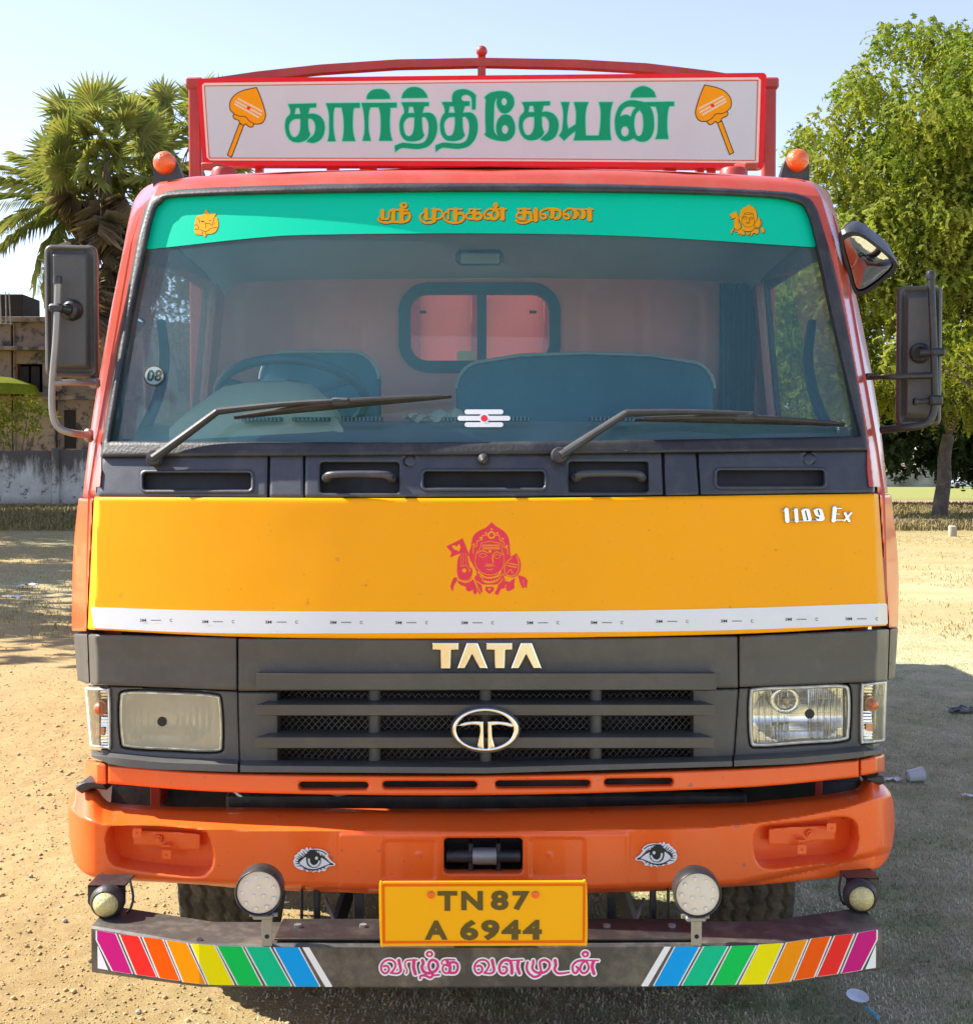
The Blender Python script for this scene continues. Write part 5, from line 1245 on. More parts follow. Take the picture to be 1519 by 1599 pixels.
for sx in (-1, 1):
    q = MB()
    for k in range(9):
        a0, a1 = radians(10 + k * 19), radians(10 + (k + 1) * 19); r_ = .56; p = lambda a: Vector((sx * .98, 1.10 - cos(a) * r_, .46 + sin(a) * r_))
        c_ = (p(a0) + p(a1)) / 2; q.box(c_, (.36, (p(a1) - p(a0)).length + .01, .012), Matrix.Rotation((a0 + a1) / 2 * -1 + pi / 2, 3, 'X'))
    q.build('mudguard', 'black_metal', T)
    MB().box((sx * .98, 1.72, .40), (.34, .02, .56), None, .004).build('mud_flap', 'rubber', T)
    MB().box((sx * 1.02, 2.35, .64), (.42, 1.1, .64), None, .06).build('fuel_tank' if sx < 0 else 'battery_box', 'black_metal', T)
    MB().box((sx * 1.16, 3.9, .62), (.03, 2.0, .16), None, .005).box((sx * 1.16, 3.9, .86), (.03, 2.0, .10), None, .005).build('side_guard', 'bar_black', T)
MB().box((0, 1.1, .44), (1.5, .11, .10), None, .02).build('front_axle', 'black_metal', T)
MB().box((0, 6.3, .46), (1.5, .16, .16), None, .03).lathe([(.02, -.2), (.18, -.1), (.22, 0), (.18, .1), (.02, .2)], (0, 6.3, .46), (1, 0, 0), 16).build('rear_axle', 'black_metal', T)
for sx in (-1, 1):
    q = MB(); q.tube([(sx * .45, .42, .62), (sx * .45, .8, .52), (sx * .45, 1.1, .50), (sx * .45, 1.4, .52), (sx * .45, 1.9, .66)], .03, 8, flat=.9, smooth=3); q.build('leaf_spring', 'black_metal', T)
    q = MB(); q.box((sx * 1.0, .56, .86), (.03, .14, .36), None, .003); q.build('cab_stay', 'red_dark', T)
    q = MB(); q.box((sx * .78, .50, .9), (.24, .01, .30)); q.build('splash_panel', 'dark_void', T)
    a = Vector(P(757 + sx * 212, 1388, .35)); b_ = Vector(P(757 + sx * 232, 1450, .2)); MB().tube([a, b_], .022, 4).build('front_stay', 'steel' if sx > 0 else 'black_metal', T)
MB().tube([(.28, .36, .80), (.4, .34, .775), (.55, .36, .80)], .028, 14, smooth=4).build('corrugated_hose', 'red_dark', T)
q = MB()
for k, (x0, x1_) in enumerate(((-.55, -.3), (-.1, .1), (.35, .62), (-.75, -.62))): q.tube([(x0, .30, .82), ((x0 + x1_) / 2, .27, .77 + .01 * k), (x1_, .30, .81)], .006, 6, smooth=3)
q.build('cable', 'steel', T)
# wheels
def tyremesh(R=.455, Wd=.25):
    nth, nu = 300, 44; th = np.linspace(0, 2 * pi, nth, endpoint=False); u = np.linspace(-1, 1, nu); TH, UU = np.meshgrid(th, u, indexing='ij')
    crown = R - .012 * UU ** 2 - .05 * np.clip((np.abs(UU) - .88) / .12, 0, 1) ** 2
    g = np.zeros_like(crown)
    for c in (-.62, -.22, .22, .62):
        zig = c + .055 * (2 / pi) * np.arcsin(np.sin(TH * 46)); g = np.maximum(g, np.clip(1 - np.abs(UU - zig) / .055, 0, 1) ** .5)
    lug = ((np.sin(TH * 46) > .55) & (np.abs(UU) > .80)).astype(float)
    g = np.maximum(g, lug * .7); r = crown - .014 * g
    x = UU * Wd / 2; vs = np.stack([x, r * np.cos(TH), r * np.sin(TH)], -1).reshape(-1, 3)
    i, j = np.meshgrid(np.arange(nth), np.arange(nu - 1), indexing='ij'); a = i * nu + j; b = ((i + 1) % nth) * nu + j
    return vs, np.stack([a, a + 1, b + 1, b], -1).reshape(-1, 4)
tv, tf = tyremesh()
def wheel(x, y, sx, first=[None]):
    w_ = empty('wheel', (0, 0, 0)); w_.parent = T; w_.matrix_parent_inverse = Matrix.Translation(-LOC[T.name]); w_.location = (x, y, .455); w_.rotation_euler = (random.random() * 6, 0, 0)
    if first[0] is None:
        t_ = mkq('tyre', tv, tf, 'tyre', None, smooth=True)
        s2 = MB()
        for d in (-1, 1): s2.lathe([(.405, .0), (.40, -.02), (.36, .012), (.31, .014), (.265, .0), (.25, -.02)], (d * .118, 0, 0), (d, 0, 0), 40)
        sw_ = s2.build('sidewall', 'tyre'); r_ = MB()
        for d in (-1, 1): r_.lathe([(.255, .0), (.25, -.05), (.20, -.06), (.16, -.01), (.12, .0), (.09, .02), (0, .03)], (d * .115, 0, 0), (d, 0, 0), 32)
        ri = r_.build('rim', 'steel'); first[0] = (t_, sw_, ri); ch = first[0]
    else: ch = [o.copy() for o in first[0]]; [COL.objects.link(o) for o in ch]
    for o in ch: o.parent = w_; o.matrix_parent_inverse = Matrix.Identity(4)
for sx in (-1, 1):
    wheel(sx * .86, 1.10, sx); wheel(sx * 1.0, 6.3, sx); wheel(sx * .72, 6.3, sx)
# ================================================================ setting
def nodes(name):
    m = bpy.data.materials.new(name); m.use_nodes = True; MATS[name] = m
    n = m.node_tree.nodes; return m, n, m.node_tree.links, n['Principled BSDF']
def N(n, l, vec, sc, det=8, r=.6, dist=0.0):
    q = n.new('ShaderNodeTexNoise'); q.inputs['Scale'].default_value = sc; q.inputs['Detail'].default_value = det; q.inputs['Roughness'].default_value = r
    q.inputs['Distortion'].default_value = dist; l.new(vec, q.inputs['Vector']); return q.outputs[0]
def MR(n, l, s, lo, hi, a=0., b=1.):
    q = n.new('ShaderNodeMapRange'); q.inputs[1].default_value = lo; q.inputs[2].default_value = hi; q.inputs[3].default_value = a; q.inputs[4].default_value = b
    l.new(s, q.inputs[0]); return q.outputs[0]
def MX(n, l, f, a, b, mode='MIX'):
    q = n.new('ShaderNodeMix'); q.data_type = 'RGBA'; q.blend_type = mode
    for i, v in ((0, f), (6, a), (7, b)):
        if isinstance(v, (float, int)): q.inputs[i].default_value = v
        elif isinstance(v, tuple): q.inputs[i].default_value = (*v, 1)
        else: l.new(v, q.inputs[i])
    return q.outputs[2]
def MA(n, l, op, a, b=None):
    q = n.new('ShaderNodeMath'); q.operation = op
    for i, v in enumerate((a, b)):
        if v is None: continue
        if isinstance(v, (float, int)): q.inputs[i].default_value = v
        else: l.new(v, q.inputs[i])
    return q.outputs[0]

# ---- ground material: sandy earth, turning to dry grass on the +x side
m, n, l, b = nodes('earth'); tc = n.new('ShaderNodeTexCoord'); O_ = tc.outputs['Object']; sp = n.new('ShaderNodeSeparateXYZ'); l.new(O_, sp.inputs[0])
sand = MX(n, l, MR(n, l, N(n, l, O_, .6, 6), .38, .66), (.455, .33, .15), (.37, .265, .115))
sand = MX(n, l, MR(n, l, N(n, l, O_, 14, 10, .75), .50, .72, 0, .6), sand, (.52, .40, .21))
sand = MX(n, l, MR(n, l, N(n, l, O_, 60, 4, .6), .56, .72, 0, .45), sand, (.22, .16, .09))
gr = MX(n, l, MR(n, l, N(n, l, O_, 3.5, 8, .7), .35, .65), (.62, .54, .33), (.36, .385, .20))
gr = MX(n, l, MR(n, l, N(n, l, O_, 90, 4, .7), .45, .65, 0, .7), gr, (.34, .29, .17))
edge = MA(n, l, 'ADD', sp.outputs[0], MR(n, l, N(n, l, O_, .9, 7, .65), .3, .7, -1.1, 1.1))
gm = MR(n, l, edge, -.5, .6)
far = MR(n, l, MA(n, l, 'ADD', sp.outputs[1], MR(n, l, N(n, l, O_, .25, 5), .3, .7, -3, 3)), 9., 13., 1., .25); gm = MA(n, l, 'MULTIPLY', gm, far)
# patches of thin dry grass in the middle distance on both sides, greener field far away
mid = MA(n, l, 'MULTIPLY', MR(n, l, sp.outputs[1], 11, 16), MR(n, l, N(n, l, O_, .22, 7, .7), .44, .60)); gm = MA(n, l, 'MAXIMUM', gm, MA(n, l, 'MULTIPLY', mid, .8))
g2 = MX(n, l, MR(n, l, sp.outputs[1], 15, 40), gr, (.17, .15, .05)); g2 = MX(n, l, MR(n, l, sp.outputs[1], 66, 80), g2, (.21, .24, .06))
gm = MA(n, l, 'MAXIMUM', gm, MR(n, l, sp.outputs[1], 30, 38, 0, .85))
colr = MX(n, l, gm, sand, g2)
l.new(colr, b.inputs['Base Color']); b.inputs['Roughness'].default_value = .95; b.inputs['Specular IOR Level'].default_value = .15
bp = n.new('ShaderNodeBump'); bp.inputs['Strength'].default_value = .8; bp.inputs['Distance'].default_value = .012
mpt = n.new('ShaderNodeMapping'); mpt.inputs['Rotation'].default_value = (0, 0, 1.1); mpt.inputs['Scale'].default_value = (.35, 5, 1); l.new(O_, mpt.inputs[0])
h_ = MA(n, l, 'ADD', MA(n, l, 'ADD', MA(n, l, 'MULTIPLY', N(n, l, O_, 45, 6, .7), .9), N(n, l, O_, 160, 4, .7)), MA(n, l, 'MULTIPLY', N(n, l, mpt.outputs[0], 2.2, 5, .6), 2.6)); l.new(h_, bp.inputs['Height']); l.new(bp.outputs[0], b.inputs['Normal'])

def hnoise(x, y):
    """sum of rotated value-noise octaves, metres"""
    def vn(x, y, seed):
        xi = np.floor(x).astype(int); yi = np.floor(y).astype(int); fx = x - xi; fy = y - yi
        def h(a, b_): v = np.sin(a * 127.1 + b_ * 311.7 + seed * 74.7) * 43758.5453; return v - np.floor(v)
        u = fx * fx * (3 - 2 * fx); w = fy * fy * (3 - 2 * fy)
        return (h(xi, yi) * (1 - u) + h(xi + 1, yi) * u) * (1 - w) + (h(xi, yi + 1) * (1 - u) + h(xi + 1, yi + 1) * u) * w - .5
    z = 0
    for k, (f, a) in enumerate(((.35, .035), (1.1, .022), (3.1, .012), (9, .010), (23, .008), (55, .005))):
        c, s_ = cos(k * 1.3), sin(k * 1.3); z = z + a * vn((x * c - y * s_) * f, (x * s_ + y * c) * f, k)
    return z
def gz(x, y):
    d = np.hypot(x * .9, np.asarray(y) - 2); fade = np.clip(1 - (d - 14) / 12, 0, 1) * .75 + .25
    return hnoise(np.asarray(x, float), np.asarray(y, float)) * fade * np.where(d > 60, 0.3, 1)
def axis_(lo, hi, fine0, fine1, st, k=1.09):
    a = list(np.arange(fine0, fine1 + st, st)); s_ = st
    while a[-1] < hi: s_ *= k; a.append(a[-1] + s_)
    s_ = st; q = []; v = fine0
    while v > lo: s_ *= k; v -= s_; q.append(v)
    return np.array(q[::-1] + a)
gx = axis_(-900, 900, -3.2, 3.8, .020, 1.07); gy = axis_(-500, 1500, .25, 6.5, .024, 1.045)
X, Yg = np.meshgrid(gx, gy); Zg = gz(X, Yg); vs = np.stack([X, Yg, Zg], -1).reshape(-1, 3); nx_ = len(gx); ny_ = len(gy)
j, i = np.meshgrid(np.arange(ny_ - 1), np.arange(nx_ - 1), indexing='ij'); a = (j * nx_ + i); qd = np.stack([a, a + 1, a + nx_ + 1, a + nx_], -1).reshape(-1, 4)
g_ = mkq('ground', vs, qd, 'earth', None, smooth=True); tag(g_, kind='structure')

# ---- loose clods and pebbles, dry grass (nobody could count them)
def scatter_oct(name, xs, ys, rs, m_, label):
    nn = len(xs); base = np.array([(1, 0, 0), (-1, 0, 0), (0, 1, 0), (0, -1, 0), (0, 0, 1), (0, 0, -1)], float); zz = gz(xs, ys)
    sc = rs[:, None, None] * RNG.uniform(.6, 1.25, (nn, 6, 1)); v = base[None] * sc; v[..., 2] *= .7
    ang = RNG.uniform(0, 6.28, nn); c, s_ = np.cos(ang)[:, None], np.sin(ang)[:, None]; x = v[..., 0] * c - v[..., 1] * s_; y = v[..., 0] * s_ + v[..., 1] * c
    v = np.stack([x + xs[:, None], y + ys[:, None], v[..., 2] + zz[:, None] + rs[:, None] * .25], -1).reshape(-1, 3)
    fb = np.array([(0, 2, 4), (2, 1, 4), (1, 3, 4), (3, 0, 4), (2, 0, 5), (1, 2, 5), (3, 1, 5), (0, 3, 5)]); f = (fb[None] + np.arange(nn)[:, None, None] * 6).reshape(-1, 3)
    o = mkq(name, v, f, m_, None); tag(o, label, name, kind='stuff'); return o
mat('clod', (.46, .34, .165), .95, var=.2, vscale=3, col2=(.38, .29, .17), c2scale=11, spec=.1)
nn = 30000; ys = .1 + 9.5 * RNG.random(nn) ** 1.5; xs = -RNG.random(nn) * (1.9 + (ys + 3.6) * .36) + .9 ; rs = np.exp(RNG.normal(-5.55, .48, nn)).clip(.0014, .02)
scatter_oct('pebbles', xs, ys, rs, 'clod', 'sandy clods and pebbles on the sunlit earth')
mat('straw', (.64, .58, .40), .9, var=.3, vscale=2.5, col2=(.30, .35, .16), c2scale=2.2, spec=.1)
def grass(name, xs, ys, hgt, wid, m_, label, lean=.9):
    nn = len(xs); zz = gz(xs, ys) - .002; az = RNG.uniform(0, 2 * pi, nn); ln = RNG.uniform(.3 if lean < 1 else .72, 1, nn) * lean; h = hgt * RNG.uniform(.5, 1.3, nn); w = wid * RNG.uniform(.6, 1.4, nn)
    dx, dy = np.cos(az), np.sin(az); px_, py_ = -dy, dx; p0 = np.stack([xs, ys, zz], -1)
    mid = p0 + np.stack([dx * h * ln * .35, dy * h * ln * .35, h * (1 - .35 * ln)], -1) * .6; tip = p0 + np.stack([dx * h * ln, dy * h * ln, h * np.maximum(1 - .95 * ln, .06)], -1)
    sd = np.stack([px_ * w / 2, py_ * w / 2, np.zeros(nn)], -1); v = np.stack([p0 - sd, p0 + sd, mid + sd * .8, mid - sd * .8, tip], 1).reshape(-1, 3)
    bidx = np.arange(nn)[:, None] * 5; f = np.concatenate([bidx + np.array([[0, 1, 2]]), bidx + np.array([[0, 2, 3]]), bidx + np.array([[3, 2, 4]])])
    o = mkq(name, v, f, m_, None); tag(o, label, 'grass', kind='stuff'); return o
nn = 290000; ys = .1 + 12 * RNG.random(nn) ** 1.35; xs = -1.2 + RNG.random(nn) * (1.9 + (ys + 3.6) * .40 + 1.0); keep = (xs + hnoise(xs * 3, ys * 3) * 12 > -.35 + RNG.normal(0, .35, nn)) & (RNG.random(nn) < np.clip(1.2 - ys / 16, .3, 1))
grass('dry_grass', xs[keep], ys[keep], .030, .0032, 'straw', 'short trampled dry grass in the shade of the truck', 1.0)
mat('straw_pale', (.48, .38, .17), .9, var=.2, vscale=2, col2=(.36, .32, .12), c2scale=.6, spec=.1)
nn = 42000; ys = 10 + 26 * RNG.random(nn) ** 1.2; sd_ = RNG.random(nn) < .5; xs = np.where(sd_, 1, -1) * (RNG.uniform(.24, .46, nn) * (ys + 3.6)); keep = hnoise(xs * .8, ys * .8) > .002 * RNG.normal(0, 1.5, nn)
grass('scrub_grass', xs[keep], ys[keep], .06, .010, 'straw_pale', 'thin sunlit yellow grass on the open ground', .9)
mat('weed', (.20, .16, .075), .8, var=.35, vscale=1.5, col2=(.26, .21, .08), c2scale=.5, spec=.1)
nn = 50000; ys = 34 + 28 * RNG.random(nn); sd_ = RNG.random(nn) < .6; xs = np.where(sd_, RNG.uniform(.25, .42, nn), -RNG.uniform(.24, .46, nn)) * (ys + 3.6)
grass('weeds', xs, ys, .26, .03, 'weed', 'low weeds and grass in front of the wall', .7)

# ---- road strip and kerb stones on the far right
mat('road_earth', (.34, .23, .16), .95, var=.12, vscale=.4, spec=.1)
o = MB().quad((6, 58, .03), (80, 57, .03), (80, 69, .035), (6, 70, .035)).build('road', 'road_earth', None, False); tag(o, kind='structure')
mat('stone', (.33, .30, .24), .9, var=.2, bump=.5, bscale=8)

# ---- boundary wall (blackened lime wash) on the left
m, n, l, b = nodes('limewash'); tc = n.new('ShaderNodeTexCoord'); O_ = tc.outputs['Object']; sp = n.new('ShaderNodeSeparateXYZ'); l.new(O_, sp.inputs[0])
mp = n.new('ShaderNodeMapping'); mp.inputs['Scale'].default_value = (1, 1, .25); l.new(O_, mp.inputs[0])
c0 = MX(n, l, MR(n, l, N(n, l, O_, .8, 8, .7), .4, .65), (.62, .61, .58), (.44, .42, .38))
st_ = MA(n, l, 'ADD', MR(n, l, sp.outputs[2], .9, 2.4, -.12, .22), N(n, l, mp.outputs[0], 1.6, 9, .72))
c0 = MX(n, l, MR(n, l, st_, .48, .66), c0, (.10, .09, .08)); c0 = MX(n, l, MR(n, l, N(n, l, O_, 2.4, 8, .75), .56, .64), c0, (.12, .10, .08))
c0 = MX(n, l, MR(n, l, sp.outputs[2], 0, .5, .7, 0), c0, (.20, .16, .10)); l.new(c0, b.inputs['Base Color']); b.inputs['Roughness'].default_value = .95
wl_ = empty('boundary_wall', (-14, 60, 0), 'low blackened whitewashed wall along the left side of the field', 'wall')
q = MB(); ztw = 2.62
segs_ = [(-40, -31), (-31, -23.4), (-23.35, -19.9), (-19.85, -15.6), (-15.5, -8), (-8, 0), (0, 6)]
for k, (x0, x1) in enumerate(segs_): MB().box(((x0 + x1) / 2, 59.5 + .03 * (k % 2), ztw / 2), (x1 - x0, .24, ztw - .05 * (k % 3)), None, .02).build('wall_panel', 'limewash', wl_)
for x in (-31, -23.4, -19.87, -15.55, -8, 0): MB().box((x, 59.42, 1.33), (.34, .34, 2.72), None, .03).build('wall_pier', 'limewash', wl_)
# ---- derelict house behind the wall
m, n, l, b = nodes('old_plaster'); tc = n.new('ShaderNodeTexCoord'); O_ = tc.outputs['Object']
c0 = MX(n, l, MR(n, l, N(n, l, O_, .35, 8, .7), .42, .62), (.34, .24, .165), (.19, .155, .13))
c0 = MX(n, l, MR(n, l, N(n, l, O_, 1.4, 9, .75), .52, .60), c0, (.07, .06, .055)); c0 = MX(n, l, MR(n, l, N(n, l, O_, .9, 8, .7, .5), .60, .66), c0, (.30, .20, .13))
l.new(c0, b.inputs['Base Color']); b.inputs['Roughness'].default_value = .95
mat('old_dark', (.03, .022, .018), .9); mat('old_brick', (.27, .11, .055), .9, var=.25); mat('cement', (.30, .29, .27), .9, var=.15, vscale=.7, col2=(.15, .14, .13), c2scale=.5, bump=.3, bscale=3)
def at(px, py, d): return V(px, py, d)
hs = empty('derelict_house', (-24, 76, 0), 'dark stained two storey derelict house behind the left wall', 'house')
YH = 74.; f_ = lambda px, py: V(px, py, YH)
def wallbox(nm, x0, y0, x1, y1, m_, d=YH, th=.3, par=hs, ch=.02):
    a, b_ = V(x0, y0, d), V(x1, y1, d); return MB().box(((a.x + b_.x) / 2, d + th / 2, (a.z + b_.z) / 2), (abs(b_.x - a.x), th, abs(a.z - b_.z)), None, ch).build(nm, m_, par)
wallbox('wall', -160, 502, 20, 800, 'old_plaster', th=9); wallbox('wall', 20, 499, 86, 568, 'old_plaster'); wallbox('wall', 20, 612, 86, 800, 'old_plaster'); wallbox('wall', 20, 568, 27, 612, 'old_brick'); wallbox('wall', 66, 568, 96, 612, 'old_plaster')
wallbox('wall', 86, 499, 215, 800, 'old_plaster', d=YH + .6, th=8); wallbox('wall', 20, 499, 96, 800, 'old_dark', d=YH + 2, th=5)
wallbox('roof_slab', -160, 494, 90, 502, 'old_plaster', d=YH - .5, th=9); wallbox('roof_slab', 84, 505, 220, 512, 'old_plaster', d=YH + .2, th=8)
wallbox('balcony_slab', -100, 540, 120, 546, 'old_plaster', d=YH - .9, th=1.2); wallbox('floor_band', -100, 618, 220, 624, 'old_plaster', d=YH - .25, th=.3)
wallbox('window_shutter', 29, 572, 45, 612, 'old_dark', d=YH + .15, th=.1); wallbox('window_shutter', 48, 572, 62, 612, 'old_dark', d=YH + .2, th=.1); wallbox('door_opening', 100, 640, 118, 700, 'old_dark', d=YH + .5, th=.1)
for x in (-60, 20, 88, 150): wallbox('pilaster', x, 500, x + 5, 800, 'old_plaster', d=YH - .15 if x < 86 else YH + .5, th=.3)
tk = wallbox('water_tank', -40, 459, 36, 497, 'old_dark', d=YH + 1, th=3, par=None); tag(tk, 'dark square water tank on the roof of the derelict house', 'tank')
q = MB()
for (x0, y0, x1, y1) in ((0, 458, 2, 505), (9, 455, 10, 506), (14, 456, 17, 508), (-2, 505, 20, 505)): q.tube([V(x0, y0, YH - 1), V(x1, y1, YH - 1)], .035, 6)
o = q.build('roof_pipes', 'stone', None); tag(o, 'pale vertical pipes in front of the roof tank', 'pipe')
gh = empty('grey_house', (-16, 88, 0), 'pale grey cement house seen through the left side of the windscreen', 'house')
YG = 86.
wallbox('wall', 200, 516, 330, 800, 'cement', d=YG, th=8, par=gh); wallbox('parapet', 214, 503, 330, 518, 'cement', d=YG - .3, th=.5, par=gh)
for (a_, b_, c_, d_) in ((228, 575, 248, 610), (277, 578, 296, 612)):
    w_ = wallbox('window', a_, b_, c_, d_, 'old_dark', d=YG - .05, th=.2, par=gh); wallbox('window_sill', a_ - 2, d_, c_ + 2, d_ + 3, 'cement', d=YG - .3, th=.3, par=w_)
wallbox('white_post', 241, 494, 245, 511, 'ink_white', d=YG - .4, th=.2, par=gh)

# ================================================================ plants
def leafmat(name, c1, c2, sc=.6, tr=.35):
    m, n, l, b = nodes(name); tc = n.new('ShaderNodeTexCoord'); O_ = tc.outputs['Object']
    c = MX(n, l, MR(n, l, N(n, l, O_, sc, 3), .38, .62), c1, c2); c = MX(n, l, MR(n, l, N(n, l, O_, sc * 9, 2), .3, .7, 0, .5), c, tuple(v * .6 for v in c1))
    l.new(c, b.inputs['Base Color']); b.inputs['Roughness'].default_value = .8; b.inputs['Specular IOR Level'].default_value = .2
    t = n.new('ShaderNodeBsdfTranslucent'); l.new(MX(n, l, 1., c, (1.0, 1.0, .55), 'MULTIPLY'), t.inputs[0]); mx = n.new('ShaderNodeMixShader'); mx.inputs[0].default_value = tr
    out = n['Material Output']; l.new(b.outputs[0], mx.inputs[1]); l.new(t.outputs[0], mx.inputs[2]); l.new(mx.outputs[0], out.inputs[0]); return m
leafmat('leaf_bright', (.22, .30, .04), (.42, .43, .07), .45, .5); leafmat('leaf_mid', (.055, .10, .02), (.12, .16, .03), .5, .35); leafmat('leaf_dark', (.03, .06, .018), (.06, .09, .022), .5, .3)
leafmat('leaf_lime', (.20, .25, .02), (.30, .30, .03), .8, .4); leafmat('palm_green', (.24, .30, .08), (.46, .43, .15), .9, .4); leafmat('palm_dead', (.34, .26, .16), (.17, .125, .08), 1.2, .15); leafmat('flower', (.75, .42, .02), (.6, .35, .03), 1, .3)
mat('bark', (.075, .055, .04), .9, var=.25, vscale=2, bump=.6, bscale=14, col2=(.13, .10, .075), c2scale=3)
mat('bark_palm', (.12, .10, .085), .9, var=.3, vscale=2, bump=.5, bscale=8)

def leafcloud(blobs, per, spray, leaf, droop=.5, shell=.55, flat=.8, dens=None):
    """blobs (x,y,z,r): sprays of small paired leaflets spread through each blob, denser near its skin"""
    P0, ax_, sz = [], [], []
    for (x, y, z, r) in blobs:
        k = max(4, int(per * r * r)); d = RNG.normal(size=(k, 3)); d /= np.linalg.norm(d, axis=1)[:, None]; rad = r * (shell + (1.08 - shell) * RNG.random(k) ** .6) * (1 + .18 * RNG.normal(size=k))
        p = np.array([x, y, z]) + d * rad[:, None] * np.array([1, 1, flat]); P0.append(p)
        a = d + RNG.normal(size=(k, 3)) * .7; a[:, 2] -= droop * .3; a /= np.linalg.norm(a, axis=1)[:, None]; ax_.append(a); sz.append(np.full(k, 1.) * RNG.uniform(.6, 1.3, k))
    P0 = np.concatenate(P0); A = np.concatenate(ax_); S = np.concatenate(sz); K = len(P0); nl = 7
    t = (np.arange(nl) + .5) / nl; Pt = P0[:, None] + A[:, None] * (t * spray)[None, :, None] * S[:, None, None]; Pt[..., 2] -= droop * spray * (t ** 2)[None] * S[:, None]
    rnd = RNG.normal(size=(K, nl, 3)); side = np.cross(np.broadcast_to(A[:, None], (K, nl, 3)), rnd); side /= np.linalg.norm(side, axis=2)[..., None] + 1e-9
    up = np.cross(side, np.broadcast_to(A[:, None], (K, nl, 3))); up += RNG.normal(size=up.shape) * .5; up /= np.linalg.norm(up, axis=2)[..., None] + 1e-9
    L_ = leaf * RNG.uniform(.6, 1.4, (K, nl, 1)); along = up * L_; wid = side * L_ * .45; c0 = Pt
    v = np.stack([c0 - along, c0 + wid, c0 + along, c0 - wid], 2).reshape(-1, 3); f = np.arange(len(v)).reshape(-1, 4); return v, f
def limb(q, a, b_, r0, r1, seg=8, wob=.06):
    a = Vector(a); b_ = Vector(b_); L_ = (b_ - a).length; pts = [a]
    for k in (1, 2, 3): pts.append(a.lerp(b_, k / 4) + Vector(RNG.normal(0, wob * L_ * .35, 3)))
    pts.append(b_); q.tube(pts, [r0 + (r1 - r0) * k / 4 for k in range(5)], seg, smooth=2)
def tree(name, label, base, blobs, tr_r, fork, m_leaf, per, spray, leaf, group=None, droop=.5, lean=(0, 0), cat='tree', bark='bark', thr=2.2):
    t = empty(name, base, label, cat, group); B = Vector(base); q = MB(); fk = B + Vector((lean[0], lean[1], fork))
    limb(q, B - Vector((0, 0, .2)), fk, tr_r * 1.15, tr_r * .8, 12, .03)
    big_ = sorted(blobs, key=lambda b_: -b_[3])
    for (x, y, z, r) in big_[:14]:
        e = Vector((x, y, z)); mid = fk.lerp(e, .45) + Vector((0, 0, (e - fk).length * .06)); rr = tr_r * min(.6, .22 + r / thr * .2); limb(q, fk, mid, rr, rr * .6, 7); limb(q, mid, e, rr * .6, rr * .15, 6)
        for _ in range(3): d = Vector(RNG.normal(size=3)); d.normalize(); limb(q, mid.lerp(e, RNG.random()), e + d * r * .8, rr * .25, .012, 4)
    q.build('trunk', bark, t); v, f = leafcloud(blobs, per, spray, leaf, droop); o = mkq('crown', v, f, m_leaf, t); return t
def B2(px, py, d, rpx, dd=0): p_ = V(px, py, d + dd); return (p_.x, p_.y, p_.z, rpx / FPX * (d + 3.6))

# ---- the large tree on the right (trunk at the right edge of the view)
Dt = 43.5
bl_ = [(1405, 62, 34), (1460, 100, 55), (1375, 135, 48), (1330, 155, 36), (1290, 205, 36), (1268, 240, 26), (1515, 110, 70), (1440, 180, 70), (1345, 235, 60), (1395, 270, 70), (1500, 230, 85), (1305, 310, 60), (1370, 360, 70), (1450, 330, 80), (1540, 340, 90),
       (1250, 350, 55), (1215, 420, 50), (1280, 430, 65), (1350, 470, 70), (1430, 450, 80), (1520, 470, 90), (1235, 500, 55), (1200, 560, 50), (1290, 540, 60), (1370, 570, 60), (1450, 560, 70), (1530, 570, 60), (1600, 200, 120), (1620, 400, 130), (1590, 560, 80), (1255, 600, 45), (1180, 470, 45), (1170, 600, 50), (1230, 640, 50), (1200, 510, 60), (1260, 460, 60), (1310, 420, 50), (1290, 610, 50), (1240, 560, 60), (1400, 612, 42), (1470, 622, 44), (1530, 628, 50), (1340, 612, 50), (1430, 596, 50), (1500, 600, 50)]
blb = []
for k, (x, y, r) in enumerate(bl_):
    for dd in ((-2.2, 1.5) if r > 60 else (RNG.uniform(-2, 2),)): blb.append(B2(x + RNG.normal(0, 8), y + RNG.normal(0, 8), Dt, r * .88, dd + RNG.normal(0, .8)))
for k in range(40):   # loose outlying tufts for a ragged edge
    x, y, r = bl_[k % 24]; a_ = RNG.uniform(pi * .8, pi * 1.9); blb.append(B2(x + cos(a_) * r * 1.0, y + sin(a_) * r * 1.0, Dt, RNG.uniform(9, 20), RNG.normal(0, 2)))
tb = V(1466, 812, Dt); tree('shade_tree', 'large bright green feathery tree with its trunk at the right edge', (tb.x, tb.y, 0), blb, .25, 2.9, 'leaf_bright', 250, .42, .10, droop=.7, lean=(.3, 0))
# trees further back, their shade put into a darker leaf colour
Df = 62.
bl2 = [(1400, 640, 60), (1440, 680, 50), (1500, 650, 70), (1385, 700, 35), (1420, 720, 22), (1550, 690, 70), (1340, 640, 60), (1300, 690, 50), (1475, 715, 25), (1240, 650, 60), (1180, 690, 50), (1460, 640, 60), (1380, 660, 45), (1520, 710, 40), (1400, 600, 60), (1480, 590, 60), (1210, 560, 70), (1280, 520, 70), (1200, 450, 60), (1280, 420, 60), (1560, 640, 80)]
tb = V(1560, 780, Df); tree('far_tree', 'dark shaded tree behind the large feathery tree', (tb.x, Df, 0), [B2(x, y, Df, r, RNG.normal(0, 1.5)) for x, y, r in bl2], .3, 2.5, 'leaf_dark', 110, .5, .17, 'trees in the background')
